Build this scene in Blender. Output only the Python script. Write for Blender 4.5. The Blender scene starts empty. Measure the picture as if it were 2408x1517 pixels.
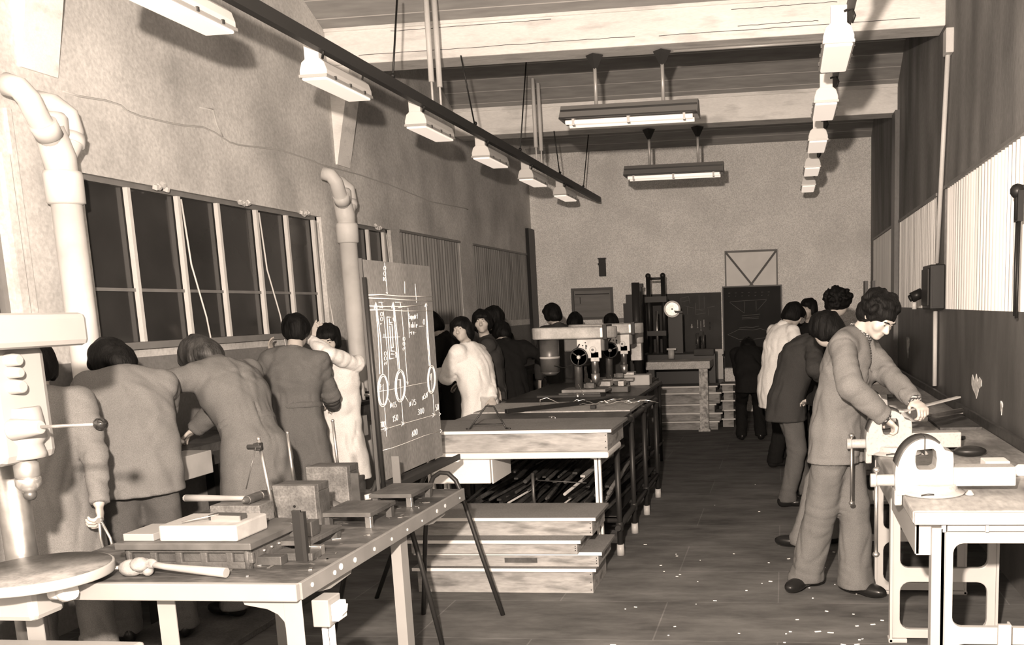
import bpy, math, random
import numpy as np
from mathutils import Vector, Matrix, Euler
random.seed(7)
SC = bpy.context.scene
COL = SC.collection
PI = math.pi

# ------------------------------------------------------------------ camera
cam_d = bpy.data.cameras.new('camera')
cam = bpy.data.objects.new('camera', cam_d); COL.objects.link(cam); SC.camera = cam
F_PX, YAW, PITCH, ROLL, PCX, PCY = 2200.0, 0.12519571, 0.1573564, -0.03054817, 1574.02, 1069.51
CAM_H = 1.66
def _rot(y, p, r):
    cy, sy, cp, sp, cr, sr = math.cos(y), math.sin(y), math.cos(p), math.sin(p), math.cos(r), math.sin(r)
    A = np.array([[1,0,0],[0,0,-1],[0,1,0]]) @ np.array([[cy,sy,0],[-sy,cy,0],[0,0,1]])
    return np.array([[cr,-sr,0],[sr,cr,0],[0,0,1]]) @ np.array([[1,0,0],[0,cp,-sp],[0,sp,cp]]) @ A
_M = _rot(YAW, PITCH, ROLL)                      # world -> camera (x right, y down, z forward)
cm = Matrix(((_M[0][0], -_M[1][0], -_M[2][0]), (_M[0][1], -_M[1][1], -_M[2][1]), (_M[0][2], -_M[1][2], -_M[2][2]))).to_4x4()
cm.translation = (0, 0, CAM_H)
cam.matrix_world = cm
cam_d.sensor_fit = 'HORIZONTAL'; cam_d.sensor_width = 36.0
cam_d.lens = 36.0 * F_PX / 2408
cam_d.shift_x = (1204 - PCX) / 2408
cam_d.shift_y = (PCY - 758.5) / 2408
cam_d.clip_start = 0.05; cam_d.clip_end = 100

# ------------------------------------------------------------------ world, exposure, light
w = bpy.data.worlds.new('night'); SC.world = w; w.use_nodes = True
w.node_tree.nodes['Background'].inputs[0].default_value = (1.0, 0.82, 0.67, 1)
w.node_tree.nodes['Background'].inputs[1].default_value = 0.02
SC.view_settings.view_transform = 'Standard'; SC.view_settings.look = 'None'
SC.view_settings.exposure = 0.0; SC.view_settings.gamma = 1.0
SC.view_settings.use_curve_mapping = False
SC.cycles.max_bounces = 6; SC.cycles.diffuse_bounces = 4; SC.cycles.glossy_bounces = 3
SC.cycles.transparent_max_bounces = 6
SC.cycles.sample_clamp_indirect = 4.0
WARM = (1.0, 0.835, 0.70)
fl = bpy.data.lights.new('flash', 'POINT')       # the photographer's flash, held up and left of the lens
fl.energy = 2750; fl.color = WARM; fl.shadow_soft_size = 0.05
flo = bpy.data.objects.new('flash', fl); flo.location = (-0.24, -0.05, CAM_H + 0.50); COL.objects.link(flo)

# ------------------------------------------------------------------ materials
MATS = {}
def mat(name, col, rough=0.7, metal=0.0, mott=0.0, mscale=3.0, fine=0.0, fscale=80.0, bump=0.0, bscale=60.0,
        emit=0.0, stretch=(1,1,1), dark=None, darkamt=0.0, dscale=4.0, spec=0.3, coat=0.0):
    """procedural material; col is a grey value or an rgb; mott / fine are amounts of slow and fine mottling,
    dark/darkamt mixes in stains of a second tone"""
    if name in MATS: return MATS[name]
    if not isinstance(col, tuple): col = (col, col*0.985, col*0.96)
    m = bpy.data.materials.new(name); m.use_nodes = True
    nt = m.node_tree; N = nt.nodes; L = nt.links
    b = N['Principled BSDF']
    b.inputs['Roughness'].default_value = rough; b.inputs['Metallic'].default_value = metal
    b.inputs['Specular IOR Level'].default_value = spec
    if coat: b.inputs['Coat Weight'].default_value = coat
    c4 = (*col, 1)
    b.inputs['Base Color'].default_value = c4
    if emit:
        b.inputs['Emission Color'].default_value = (*WARM, 1); b.inputs['Emission Strength'].default_value = emit
    if mott or fine or darkamt or bump:
        tc = N.new('ShaderNodeTexCoord'); mp = N.new('ShaderNodeMapping'); mp.inputs['Scale'].default_value = stretch
        L.new(tc.outputs['Object'], mp.inputs['Vector'])
        def noise(sc, det=5):
            n = N.new('ShaderNodeTexNoise'); n.inputs['Scale'].default_value = sc; n.inputs['Detail'].default_value = det
            L.new(mp.outputs['Vector'], n.inputs['Vector']); return n
        cur = None
        def mul(fac_out, amt, cur):
            mr = N.new('ShaderNodeMapRange'); mr.inputs['From Min'].default_value = .3; mr.inputs['From Max'].default_value = .7
            mr.inputs['To Min'].default_value = 1-amt; mr.inputs['To Max'].default_value = 1+amt
            L.new(fac_out, mr.inputs['Value'])
            mx = N.new('ShaderNodeVectorMath'); mx.operation = 'SCALE'
            if cur is None: mx.inputs[0].default_value = col
            else: L.new(cur, mx.inputs[0])
            L.new(mr.outputs['Result'], mx.inputs['Scale']); return mx.outputs[0]
        if mott: cur = mul(noise(mscale).outputs['Fac'], mott, cur)
        if fine: cur = mul(noise(fscale, 2).outputs['Fac'], fine, cur)
        if darkamt:
            n = noise(dscale, 8)
            mr = N.new('ShaderNodeMapRange'); mr.inputs['From Min'].default_value = .52; mr.inputs['From Max'].default_value = .68
            mr.inputs['To Max'].default_value = darkamt
            L.new(n.outputs['Fac'], mr.inputs['Value'])
            mx = N.new('ShaderNodeMix'); mx.data_type = 'RGBA'
            L.new(mr.outputs['Result'], mx.inputs[0])
            if cur is None: mx.inputs[6].default_value = c4
            else: L.new(cur, mx.inputs[6])
            d = dark if isinstance(dark, tuple) else (dark, dark*.98, dark*.95)
            mx.inputs[7].default_value = (*d, 1); cur = mx.outputs[2]
        if cur is not None: L.new(cur, b.inputs['Base Color'])
        if bump:
            bp = N.new('ShaderNodeBump'); bp.inputs['Strength'].default_value = bump; bp.inputs['Distance'].default_value = .01
            L.new(noise(bscale, 4).outputs['Fac'], bp.inputs['Height']); L.new(bp.outputs['Normal'], b.inputs['Normal'])
    MATS[name] = m
    return m

# ------------------------------------------------------------------ mesh building
def _abs(o):
    v = Vector((0,0,0))
    while o is not None: v = v + o.location; o = o.parent
    return v
class MB:
    def __init__(s): s.v = []; s.f = []; s.sm = []
    def add(s, vs, fs, smooth=False):
        o = len(s.v); s.v.extend([tuple(v) for v in vs]); s.f.extend([tuple(i+o for i in f) for f in fs])
        s.sm.extend([smooth]*len(fs) if not isinstance(smooth, list) else smooth); return s
    def box(s, x0, x1, y0, y1, z0, z1):
        vs = [(x0,y0,z0),(x1,y0,z0),(x1,y1,z0),(x0,y1,z0),(x0,y0,z1),(x1,y0,z1),(x1,y1,z1),(x0,y1,z1)]
        return s.add(vs, [(0,3,2,1),(4,5,6,7),(0,1,5,4),(1,2,6,5),(2,3,7,6),(3,0,4,7)])
    def obox(s, c, size, rot=(0,0,0)):
        R = Euler(rot).to_matrix(); c = Vector(c); a, b, d = [q/2 for q in size]
        vs = [c + R @ Vector((x,y,z)) for x,y,z in ((-a,-b,-d),(a,-b,-d),(a,b,-d),(-a,b,-d),(-a,-b,d),(a,-b,d),(a,b,d),(-a,b,d))]
        return s.add(vs, [(0,3,2,1),(4,5,6,7),(0,1,5,4),(1,2,6,5),(2,3,7,6),(3,0,4,7)])
    def bar(s, p0, p1, w, h, up=(0,0,1)):
        p0, p1 = Vector(p0), Vector(p1); d = (p1-p0).normalized(); u = Vector(up)
        if abs(d.dot(u)) > .95: u = Vector((1,0,0))
        sx = d.cross(u).normalized(); uy = sx.cross(d)
        vs = [p + sx*a*w/2 + uy*b*h/2 for p in (p0, p1) for a, b in ((-1,-1),(1,-1),(1,1),(-1,1))]
        return s.add(vs, [(0,1,2,3),(7,6,5,4),(0,4,5,1),(1,5,6,2),(2,6,7,3),(3,7,4,0)])
    def cyl(s, p0, p1, r0, r1=None, n=16, caps=True):
        if r1 is None: r1 = r0
        p0, p1 = Vector(p0), Vector(p1); d = (p1-p0).normalized()
        u = Vector((0,0,1)) if abs(d.z) < .9 else Vector((1,0,0))
        a = d.cross(u).normalized(); b = d.cross(a)
        vs = []
        for p, r in ((p0, r0), (p1, r1)):
            for i in range(n):
                t = 2*PI*i/n; vs.append(p + (a*math.cos(t) + b*math.sin(t))*r)
        fs = [(i, (i+1) % n, n+(i+1) % n, n+i) for i in range(n)]
        sm = [True]*n
        if caps: fs += [tuple(range(n-1,-1,-1)), tuple(range(n, 2*n))]; sm += [False, False]
        return s.add(vs, fs, sm)
    def tube(s, pts, r, n=10, caps=True, rs=None):
        P = [Vector(p) for p in pts]; m = len(P)
        T = [(P[min(i+1,m-1)] - P[max(i-1,0)]).normalized() for i in range(m)]
        u = Vector((0,0,1)) if abs(T[0].z) < .9 else Vector((1,0,0))
        a = T[0].cross(u).normalized(); vs = []
        for i in range(m):
            a = (a - T[i]*a.dot(T[i])).normalized(); b = T[i].cross(a); rr = rs[i] if rs else r
            for k in range(n):
                t = 2*PI*k/n; vs.append(P[i] + (a*math.cos(t) + b*math.sin(t))*rr)
        fs = []
        for i in range(m-1):
            for k in range(n): fs.append((i*n+k, i*n+(k+1) % n, (i+1)*n+(k+1) % n, (i+1)*n+k))
        sm = [True]*len(fs)
        if caps: fs += [tuple(range(n-1,-1,-1)), tuple(range((m-1)*n, m*n))]; sm += [False, False]
        return s.add(vs, fs, sm)
    def lathe(s, prof, o=(0,0,0), axis='z', n=24, smooth=True):
        vs = []; m = len(prof)
        for (r, h) in prof:
            for i in range(n):
                t = 2*PI*i/n; c, q = r*math.cos(t), r*math.sin(t)
                vs.append({'z': (o[0]+c, o[1]+q, o[2]+h), 'x': (o[0]+h, o[1]+c, o[2]+q), 'y': (o[0]+c, o[1]+h, o[2]-q)}[axis])
        fs = [(i*n+k, i*n+(k+1) % n, (i+1)*n+(k+1) % n, (i+1)*n+k) for i in range(m-1) for k in range(n)]
        sm = [smooth]*len(fs)
        if prof[0][0] > 1e-4: fs.append(tuple(range(n-1,-1,-1))); sm.append(False)
        if prof[-1][0] > 1e-4: fs.append(tuple(range((m-1)*n, m*n))); sm.append(False)
        return s.add(vs, fs, sm)
    def sph(s, c, r, n=12, sq=(1,1,1)):
        m = max(5, n//2+1)
        prof = [(max(1e-5, r*math.sin(PI*i/(m-1))), -r*math.cos(PI*i/(m-1))) for i in range(m)]
        q = MB().lathe(prof, n=n)
        return s.add([(c[0]+v[0]*sq[0], c[1]+v[1]*sq[1], c[2]+v[2]*sq[2]) for v in q.v], q.f[:-0 or None], True)
    def prism(s, poly, t0, t1, plane='xz', smooth=False):
        """extrude a 2-D outline; plane 'xz' runs along y, 'yz' along x, 'xy' along z"""
        n = len(poly)
        def P(a, b, t): return {'xz': (a, t, b), 'yz': (t, a, b), 'xy': (a, b, t)}[plane]
        vs = [P(a, b, t0) for a, b in poly] + [P(a, b, t1) for a, b in poly]
        fs = [(i, (i+1) % n, n+(i+1) % n, n+i) for i in range(n)]
        sm = [smooth]*n
        return s.add(vs, fs + [tuple(range(n-1,-1,-1)), tuple(range(n, 2*n))], sm+[False, False])
    def frame(s, x0, x1, z0, z1, w, y0, y1, plane='xz', r=0.0, n=5):
        """flat ring with a (rounded) rectangular opening"""
        out = [(x0,z0),(x1,z0),(x1,z1),(x0,z1)]
        a0, a1, b0, b1 = x0+w, x1-w, z0+w, z1-w
        inner = []; seg = n if r > 0 else 1
        for (cx, cz, st) in ((a0+r,b0+r,PI),(a1-r,b0+r,1.5*PI),(a1-r,b1-r,0),(a0+r,b1-r,.5*PI)):
            for i in range(seg):
                t = st + (PI/2*i/(seg-1) if seg > 1 else PI/4)
                inner.append((cx+r*math.cos(t), cz+r*math.sin(t)))
        m = len(inner)
        def P(a, b, t): return {'xz': (a, t, b), 'yz': (t, a, b), 'xy': (a, b, t)}[plane]
        vs = [P(a,b,y0) for a,b in out] + [P(a,b,y1) for a,b in out] + [P(a,b,y0) for a,b in inner] + [P(a,b,y1) for a,b in inner]
        fs = [(i,(i+1)%4,4+(i+1)%4,4+i) for i in range(4)]
        for i in range(m): fs.append((8+i, 8+m+i, 8+m+(i+1)%m, 8+(i+1)%m))
        for k in range(4):
            for off, io in ((0, 8), (4, 8+m)):
                for i in range(seg-1): fs.append((off+k, io+k*seg+i, io+k*seg+i+1))
                fs.append((off+k, io+k*seg+seg-1, io+((k+1)*seg)%m, off+(k+1)%4))
        return s.add(vs, fs)
    def build(s, name, m, parent=None, bevel=0.0, world=None, segs=2, wt=None):
        me = bpy.data.meshes.new(name)
        V = s.v
        base = None
        if parent is not None and world: L_ = world if not isinstance(world, bool) else _abs(parent); V = [(a-L_[0], b-L_[1], c-L_[2]) for a,b,c in V]
        if parent is None:
            A = np.array(V); base = ((A[:,0].min()+A[:,0].max())/2, (A[:,1].min()+A[:,1].max())/2, A[:,2].min())
            V = [(a-base[0], b-base[1], c-base[2]) for a,b,c in V]
        me.from_pydata(V, [], s.f); me.update()
        me.polygons.foreach_set('use_smooth', s.sm)
        import bmesh
        bm = bmesh.new(); bm.from_mesh(me); bmesh.ops.recalc_face_normals(bm, faces=bm.faces); bm.to_mesh(me); bm.free()
        o = bpy.data.objects.new(name, me); COL.objects.link(o)
        if m: me.materials.append(m)
        if parent is not None: o.parent = parent
        else: o.location = base
        if bevel:
            bv = o.modifiers.new('bevel', 'BEVEL'); bv.width = bevel; bv.segments = segs; bv.limit_method = 'ANGLE'; bv.angle_limit = math.radians(40)
        return o

def tag(o, label, cat=None, group=None, kind=None):
    if label: o['label'] = label
    if cat: o['category'] = cat
    if group: o['group'] = group
    if kind: o['kind'] = kind
    return o
def thing(name, label, cat, loc=(0,0,0), rz=0.0, group=None):
    o = bpy.data.objects.new(name, None); COL.objects.link(o); o.empty_display_size = .1
    o.location = loc; o.rotation_euler = (0,0,rz)
    return tag(o, label, cat, group)
def struct(o, label=None):
    o['kind'] = 'structure'
    if label: o['label'] = label
    return o
def dup(root, loc, rz=None, label=None, rot=None):
    r = root.copy(); COL.objects.link(r); r.location = loc
    if rz is not None: r.rotation_euler = (0,0,rz)
    if rot is not None: r.rotation_euler = rot
    if label: r['label'] = label
    for ch in list(root.children):
        c = ch.copy(); COL.objects.link(c); c.parent = r
        for g in list(ch.children):
            d = g.copy(); COL.objects.link(d); d.parent = c
    return r
def arc(c, r, a0, a1, n, plane='xz', k=0.0):
    out = []
    for i in range(n+1):
        t = math.radians(a0 + (a1-a0)*i/n); a, b = c[0]+r*math.cos(t), c[1]+r*math.sin(t)
        out.append({'xz': (a, k, b), 'yz': (k, a, b), 'xy': (a, b, k), '2': (a, b)}[plane])
    return out
# ------------------------------------------------------------------ palette
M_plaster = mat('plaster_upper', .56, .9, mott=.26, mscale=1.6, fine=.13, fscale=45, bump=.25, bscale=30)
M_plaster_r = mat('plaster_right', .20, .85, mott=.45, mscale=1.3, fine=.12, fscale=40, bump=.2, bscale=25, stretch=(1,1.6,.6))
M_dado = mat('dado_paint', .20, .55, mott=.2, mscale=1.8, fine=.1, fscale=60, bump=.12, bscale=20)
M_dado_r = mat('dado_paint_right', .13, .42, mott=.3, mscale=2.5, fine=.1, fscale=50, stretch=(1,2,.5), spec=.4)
M_endwall = mat('brick_painted_end_wall', .84, .95, mott=.08, mscale=2.5, dark=.5, darkamt=.35, dscale=1.1, fine=.22, fscale=75, bump=.5, bscale=70)
M_beam = mat('painted_concrete', .85, .85, mott=.1, mscale=3, fine=.05, dark=.25, darkamt=.35, dscale=7, stretch=(.35,1,1.6), bump=.25, bscale=25)
M_board = None
M_glass = mat('night_glass', .035, .12, mott=.25, mscale=2, spec=.5)  # dark pane, base raised a little: left-side haze put into the colour
M_white = mat('white_gloss_paint', .62, .4, mott=.05, mscale=6, fine=.03)
M_cast = mat('grey_cast_paint', .38, .45, mott=.06, mscale=6, dark=.08, darkamt=.5, dscale=16, bump=.1, bscale=40)
M_table = mat('cream_table_paint', .23, .45, mott=.05, mscale=6)
M_tabledark = mat('table_edge_paint', .17, .5, mott=.12, mscale=9)
M_steel = mat('steel', .42, .32, metal=.9, mott=.15, mscale=20, bump=.05)
M_bright = mat('bright_steel', .7, .25, metal=.9)
M_darksteel = mat('dark_steel', .10, .42, metal=.6, mott=.3, mscale=15, bump=.1)
M_castdark = mat('dark_cast_iron', .07, .55, metal=.2, mott=.35, mscale=12, bump=.35, bscale=50)
M_angleplate = mat('ground_cast_iron', .13, .5, metal=.2, mott=.4, mscale=14, fine=.25, fscale=120)
M_black = mat('black_paint', .015, .4)
M_blackiron = mat('blackened_steel', .03, .45, metal=.4)
M_wood = mat('worn_wood', .27, .75, mott=.28, mscale=3, fine=.12, fscale=40, dark=.07, darkamt=.75, dscale=7, stretch=(.5,1,2.4), bump=.15)
M_woodedge = mat('pale_wood_edge', .60, .75, mott=.12, mscale=6, stretch=(.3,1,1))
M_woodtop = mat('platform_top', .17, .85, mott=.12, mscale=4, fine=.15, fscale=90)
M_handle = mat('handle_wood', .22, .5, mott=.15, mscale=10, stretch=(.4,1,1))
M_benchtop = mat('bench_top_wood', .27, .6, mott=.5, mscale=4, fine=.2, fscale=40, stretch=(1,.35,1), dark=.05, darkamt=.7, dscale=5, bump=.2)
M_benchedge = mat('bench_edge', .36, .7, mott=.2, mscale=8, stretch=(.4,1,1), bump=.2)
M_rust = mat('rusty_rods', .03, .6, metal=.3, mott=.5, mscale=20)
M_slate = mat('slate_board', .205, .8, mott=.28, mscale=2.5, fine=.2, fscale=70, stretch=(1,1.3,.5))
M_chalk = mat('chalk', .95, 1.0)
M_chalkfaint = mat('faint_chalk', .16, 1.0)
M_blackboard = mat('blackboard_far', .018, .75, mott=.3, mscale=3)
M_boardfar = mat('toolboard', .06, .8, mott=.2, mscale=4)
M_zinc = mat('drill_head_paint', .42, .35, metal=.25, mott=.4, mscale=6, fine=.1)
M_drillbody = mat('drill_body', .10, .35, metal=.3, mott=.3, mscale=8)
M_tube_emit = mat('lit_diffuser', .8, .5, emit=.75)
M_tube_dim = mat('lit_tube', .8, .4, emit=.8)
M_fixture = mat('fixture_enamel', .72, .4, mott=.05)
M_reflector = mat('reflector_grey', .22, .5, metal=.2)
M_reflin = mat('reflector_inside', .5, .5)
M_rail = mat('dark_rail', .035, .55)
M_pipe = mat('painted_pipe', .58, .5, mott=.1, mscale=5, dark=.3, darkamt=.25, dscale=6)
M_conduit = mat('conduit', .45, .4, metal=.3)
M_rubble = mat('chips', .8, .6)
M_skin = mat('skin', (.43,.40,.37), .5, mott=.05, mscale=20)
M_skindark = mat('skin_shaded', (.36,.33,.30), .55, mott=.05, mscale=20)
M_hair = mat('dark_hair', .006, .6, mott=.5, mscale=30, stretch=(1,1,.15), bump=.6, bscale=110, spec=.12)
M_hairb = mat('brown_hair', .035, .5, mott=.6, mscale=34, stretch=(1,1,.2), bump=.6, bscale=110)
def cloth(n, v, **k): return mat(n, v, .95, mott=k.get('mott',.08), mscale=4, fine=.22, fscale=330, dark=v*.4, darkamt=k.get('dk',.3), dscale=4.0, bump=.12, bscale=260, spec=.08)
M_cgrey = cloth('drill_cloth_grey', .155)
M_cgrey2 = cloth('drill_cloth_mid', .135)
M_cgrey3 = cloth('drill_cloth_faded', .15)
M_cdark = cloth('dark_jacket_cloth', .045)
M_cvdark = cloth('navy_cloth', .014)
M_cwhite = cloth('white_coat_cloth', .78, dk=.08)
M_trgrey = cloth('grey_trouser_cloth', .12)
M_trdark = cloth('dark_trouser_cloth', .09)
M_trblack = cloth('black_trouser_cloth', .012)
M_check = None
M_shoe = mat('black_leather', .012, .3)
M_paper = mat('paper', .75, .8)
M_tin = mat('pale_tin', .40, .4, mott=.15, mscale=6)

def planks(name, col, gap, per, seam):
    """boarded ceiling: boards run along X, seams across their width"""
    m = bpy.data.materials.new(name); m.use_nodes = True; nt = m.node_tree; N = nt.nodes; L = nt.links; b = N['Principled BSDF']
    b.inputs['Roughness'].default_value = .85; b.inputs['Specular IOR Level'].default_value = .15
    tc = N.new('ShaderNodeTexCoord'); sp = N.new('ShaderNodeSeparateXYZ'); L.new(tc.outputs['Object'], sp.inputs[0])
    mu = N.new('ShaderNodeMath'); mu.operation = 'MULTIPLY'; mu.inputs[1].default_value = 1/per; L.new(sp.outputs['Y'], mu.inputs[0])
    fr = N.new('ShaderNodeMath'); fr.operation = 'FRACT'; L.new(mu.outputs[0], fr.inputs[0])
    fl_ = N.new('ShaderNodeMath'); fl_.operation = 'FLOOR'; L.new(mu.outputs[0], fl_.inputs[0])
    wn = N.new('ShaderNodeTexWhiteNoise'); wn.noise_dimensions = '1D'; L.new(fl_.outputs[0], wn.inputs['W'])
    lt = N.new('ShaderNodeMath'); lt.operation = 'LESS_THAN'; lt.inputs[1].default_value = gap; L.new(fr.outputs[0], lt.inputs[0])
    mp = N.new('ShaderNodeMapping'); mp.inputs['Scale'].default_value = (.5,3,1); L.new(tc.outputs['Object'], mp.inputs[0])
    no = N.new('ShaderNodeTexNoise'); no.inputs['Scale'].default_value = 6; no.inputs['Detail'].default_value = 6; L.new(mp.outputs[0], no.inputs['Vector'])
    ad = N.new('ShaderNodeMath'); ad.operation = 'MULTIPLY_ADD'; ad.inputs[1].default_value = .18; L.new(wn.outputs['Value'], ad.inputs[0])
    L.new(no.outputs['Fac'], ad.inputs[2])
    mr = N.new('ShaderNodeMapRange'); mr.inputs['From Min'].default_value=.3; mr.inputs['From Max'].default_value=.9
    mr.inputs['To Min'].default_value=.75; mr.inputs['To Max'].default_value=1.2; L.new(ad.outputs[0], mr.inputs['Value'])
    sc = N.new('ShaderNodeVectorMath'); sc.operation='SCALE'; sc.inputs[0].default_value=(col,col*.985,col*.96); L.new(mr.outputs[0], sc.inputs['Scale'])
    mx = N.new('ShaderNodeMix'); mx.data_type='RGBA'; L.new(lt.outputs[0], mx.inputs[0]); L.new(sc.outputs[0], mx.inputs[6])
    mx.inputs[7].default_value=(seam,seam*.98,seam*.95,1); L.new(mx.outputs[2], b.inputs['Base Color'])
    return m
M_ceil = planks('ceiling_boards', .34, .05, .19, .6)

def floor_mat():
    m = bpy.data.materials.new('worn_floor'); m.use_nodes = True; nt = m.node_tree; N = nt.nodes; L = nt.links; b = N['Principled BSDF']
    b.inputs['Roughness'].default_value=.75; b.inputs['Specular IOR Level'].default_value=.15
    tc = N.new('ShaderNodeTexCoord')
    br = N.new('ShaderNodeTexBrick'); br.inputs['Scale'].default_value=1; br.inputs['Brick Width'].default_value=1.25; br.inputs['Row Height'].default_value=.62
    br.inputs['Mortar Size'].default_value=.004; br.inputs['Color1'].default_value=(.112,.111,.109,1); br.inputs['Color2'].default_value=(.095,.094,.092,1); br.inputs['Mortar'].default_value=(.15,.148,.146,1)
    L.new(tc.outputs['Object'], br.inputs['Vector'])
    mp = N.new('ShaderNodeMapping'); mp.inputs['Scale'].default_value=(1,2.6,1); L.new(tc.outputs['Object'], mp.inputs[0])
    no = N.new('ShaderNodeTexNoise'); no.inputs['Scale'].default_value=2.2; no.inputs['Detail'].default_value=9; no.inputs['Roughness'].default_value=.65; L.new(mp.outputs[0], no.inputs['Vector'])
    mr = N.new('ShaderNodeMapRange'); mr.inputs['From Min'].default_value=.3; mr.inputs['From Max'].default_value=.7; mr.inputs['To Min'].default_value=.55; mr.inputs['To Max'].default_value=1.5
    L.new(no.outputs['Fac'], mr.inputs['Value'])
    sc = N.new('ShaderNodeVectorMath'); sc.operation='SCALE'; L.new(br.outputs['Color'], sc.inputs[0]); L.new(mr.outputs[0], sc.inputs['Scale'])
    L.new(sc.outputs[0], b.inputs['Base Color'])
    bp = N.new('ShaderNodeBump'); bp.inputs['Strength'].default_value=.2; bp.inputs['Distance'].default_value=.01; L.new(no.outputs['Fac'], bp.inputs['Height']); L.new(bp.outputs[0], b.inputs['Normal'])
    return m
M_floor = floor_mat()
# ------------------------------------------------------------------ the room
LX, RX, EY, BY = -3.9, 1.3, 14.6, -3.2
ROOF = 5.75
def wall_x(name, x, x2, holes, m, m2, zsplit):
    """wall in a plane of constant x with window holes (y0,y1,z0,z1); lower part painted differently"""
    ys = sorted({BY, EY} | {h[0] for h in holes} | {h[1] for h in holes})
    zs = sorted({0.0, ROOF, zsplit} | {h[2] for h in holes} | {h[3] for h in holes})
    b = MB(); idx = []
    for i in range(len(ys)-1):
        for j in range(len(zs)-1):
            cy, cz = (ys[i]+ys[i+1])/2, (zs[j]+zs[j+1])/2
            if any(h[0] < cy < h[1] and h[2] < cz < h[3] for h in holes): continue
            b.box(min(x, x2), max(x, x2), ys[i], ys[i+1], zs[j], zs[j+1]); idx += [1 if cz < zsplit else 0]*6
    o = b.build(name, m); o.data.materials.append(m2); o.data.polygons.foreach_set('material_index', idx)
    return struct(o)
LW = [(3.1,4.42,1.53,2.5), (4.99,7.76,1.53,2.5), (8.42,9.20,1.53,2.5), (9.42,11.22,1.53,2.5), (11.72,14.50,1.53,2.5)]
RW = [(3.6,8.0,1.57,2.53), (8.42,11.05,1.57,2.52), (11.47,14.2,1.57,2.52)]
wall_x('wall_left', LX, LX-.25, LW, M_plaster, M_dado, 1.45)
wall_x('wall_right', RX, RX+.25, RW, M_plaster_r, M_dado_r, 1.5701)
struct(MB().box(LX-.25, RX+.25, EY, EY+.25, 0, ROOF).build('wall_end', M_endwall))
struct(MB().box(LX-.25, RX+.25, BY-.25, BY, 0, ROOF).build('wall_back', M_plaster))
struct(MB().box(LX-.25, RX+.25, BY, EY, -.1, 0).build('floor', M_floor))
# saw-tooth roof: each bay's boarded slope rises towards the camera from the top of a beam, with dark glazing above the next
cb = MB(); gl = MB()
BEAMY = [4.9, 8.1, 11.3]
lows = [(1.7, 4.08), (4.62, 4.08), (8.1, 4.09), (11.3, 4.05), (14.6, 4.03)]
for k, (yl, zl) in enumerate(lows):
    yh = (lows[k-1][0] + .3) if k else BY
    zh = zl + (yl - yh) * .47
    cb.add([(LX-.2,yl+.001,zl),(RX+.2,yl+.001,zl),(RX+.2,yh,zh),(LX-.2,yh,zh),(LX-.2,yl+.001,zl+.08),(RX+.2,yl+.001,zl+.08),(RX+.2,yh,zh+.08),(LX-.2,yh,zh+.08)],
           [(0,1,2,3),(4,7,6,5),(0,4,5,1),(2,6,7,3),(1,5,6,2),(0,3,7,4)])
    if k: gl.box(LX-.2, RX+.2, yh-.03, yh, lows[k-1][1], min(zh+.06, ROOF+.2))
struct(cb.build('ceiling', M_ceil))
struct(gl.build('window_9', M_glass), 'dark roof-light glazing above the concrete beams')
for n, (yb, z0, z1, xx) in enumerate([(1.7,3.8,4.1,0),(4.62,3.8,4.1,0),(8.1,3.80,4.10,0),(11.3,3.745,4.05,0)]):
    b = MB().box(LX, RX, yb, yb+.3, z0, z1).box(LX, RX, yb-.015, yb+.02, z1-.03, z1+.015)
    struct(b.build('trim_%d' % (n+1), M_beam, bevel=.008), 'pale concrete roof beam spanning the workshop')
    if n in (1, 2):
        w_ = MB().prism([(LX, z0), (LX+.2, z0), (LX+.015, z0-.82), (LX, z0-.82)], yb+.02, yb+.27, 'xz')
        struct(w_.build('trim_%d' % (n+10), M_beam), 'tapering haunch under the left end of a roof beam')
# cracks / joint lines on the near face of the first visible beam
b = MB()
for (x0, x1, z0, z1) in ((-3.6,-1.2,3.87,3.872),(-1.0,1.1,3.865,3.868),(-3.3,-1.9,4.045,4.05),(-.4,.45,4.03,4.033),(-.35,.3,3.90,3.90)):
    pts = []; 
    for i in range(25): pts.append((x0+(x1-x0)*i/24, 8.097, z0+(z1-z0)*i/24 + random.uniform(-.003,.003)))
    b.tube(pts, .0022, n=4)
struct(b.build('trim_20', mat('crack_dark', .08, .9)), 'crack lines in the roof beam')
b = MB(); pts = []; rr = random.Random(9)
for (y_, z_) in ((4.93,2.92),(5.27,2.94),(5.44,2.915),(5.84,2.918),(6.2,2.955),(6.5,2.905),(7.07,2.95),(7.7,2.95),(8.5,2.95),(9.1,2.94),(10.2,2.90),(11.5,2.93)):
    pts.append((LX+.001, y_, z_)); pts.append((LX+.001, y_+.12, z_+rr.uniform(-.012,.012)))
b.tube(pts, .006, n=5); b.tube([(LX+.001,6.18,3.08),(LX+.001,6.33,3.095),(LX+.001,6.36,3.0),(LX+.001,6.42,2.93)], .006, n=5)
struct(b.build('trim_25', mat('plaster_ridge', .47, .9)), 'uneven plaster ridge running along the left wall above the windows')
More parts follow.
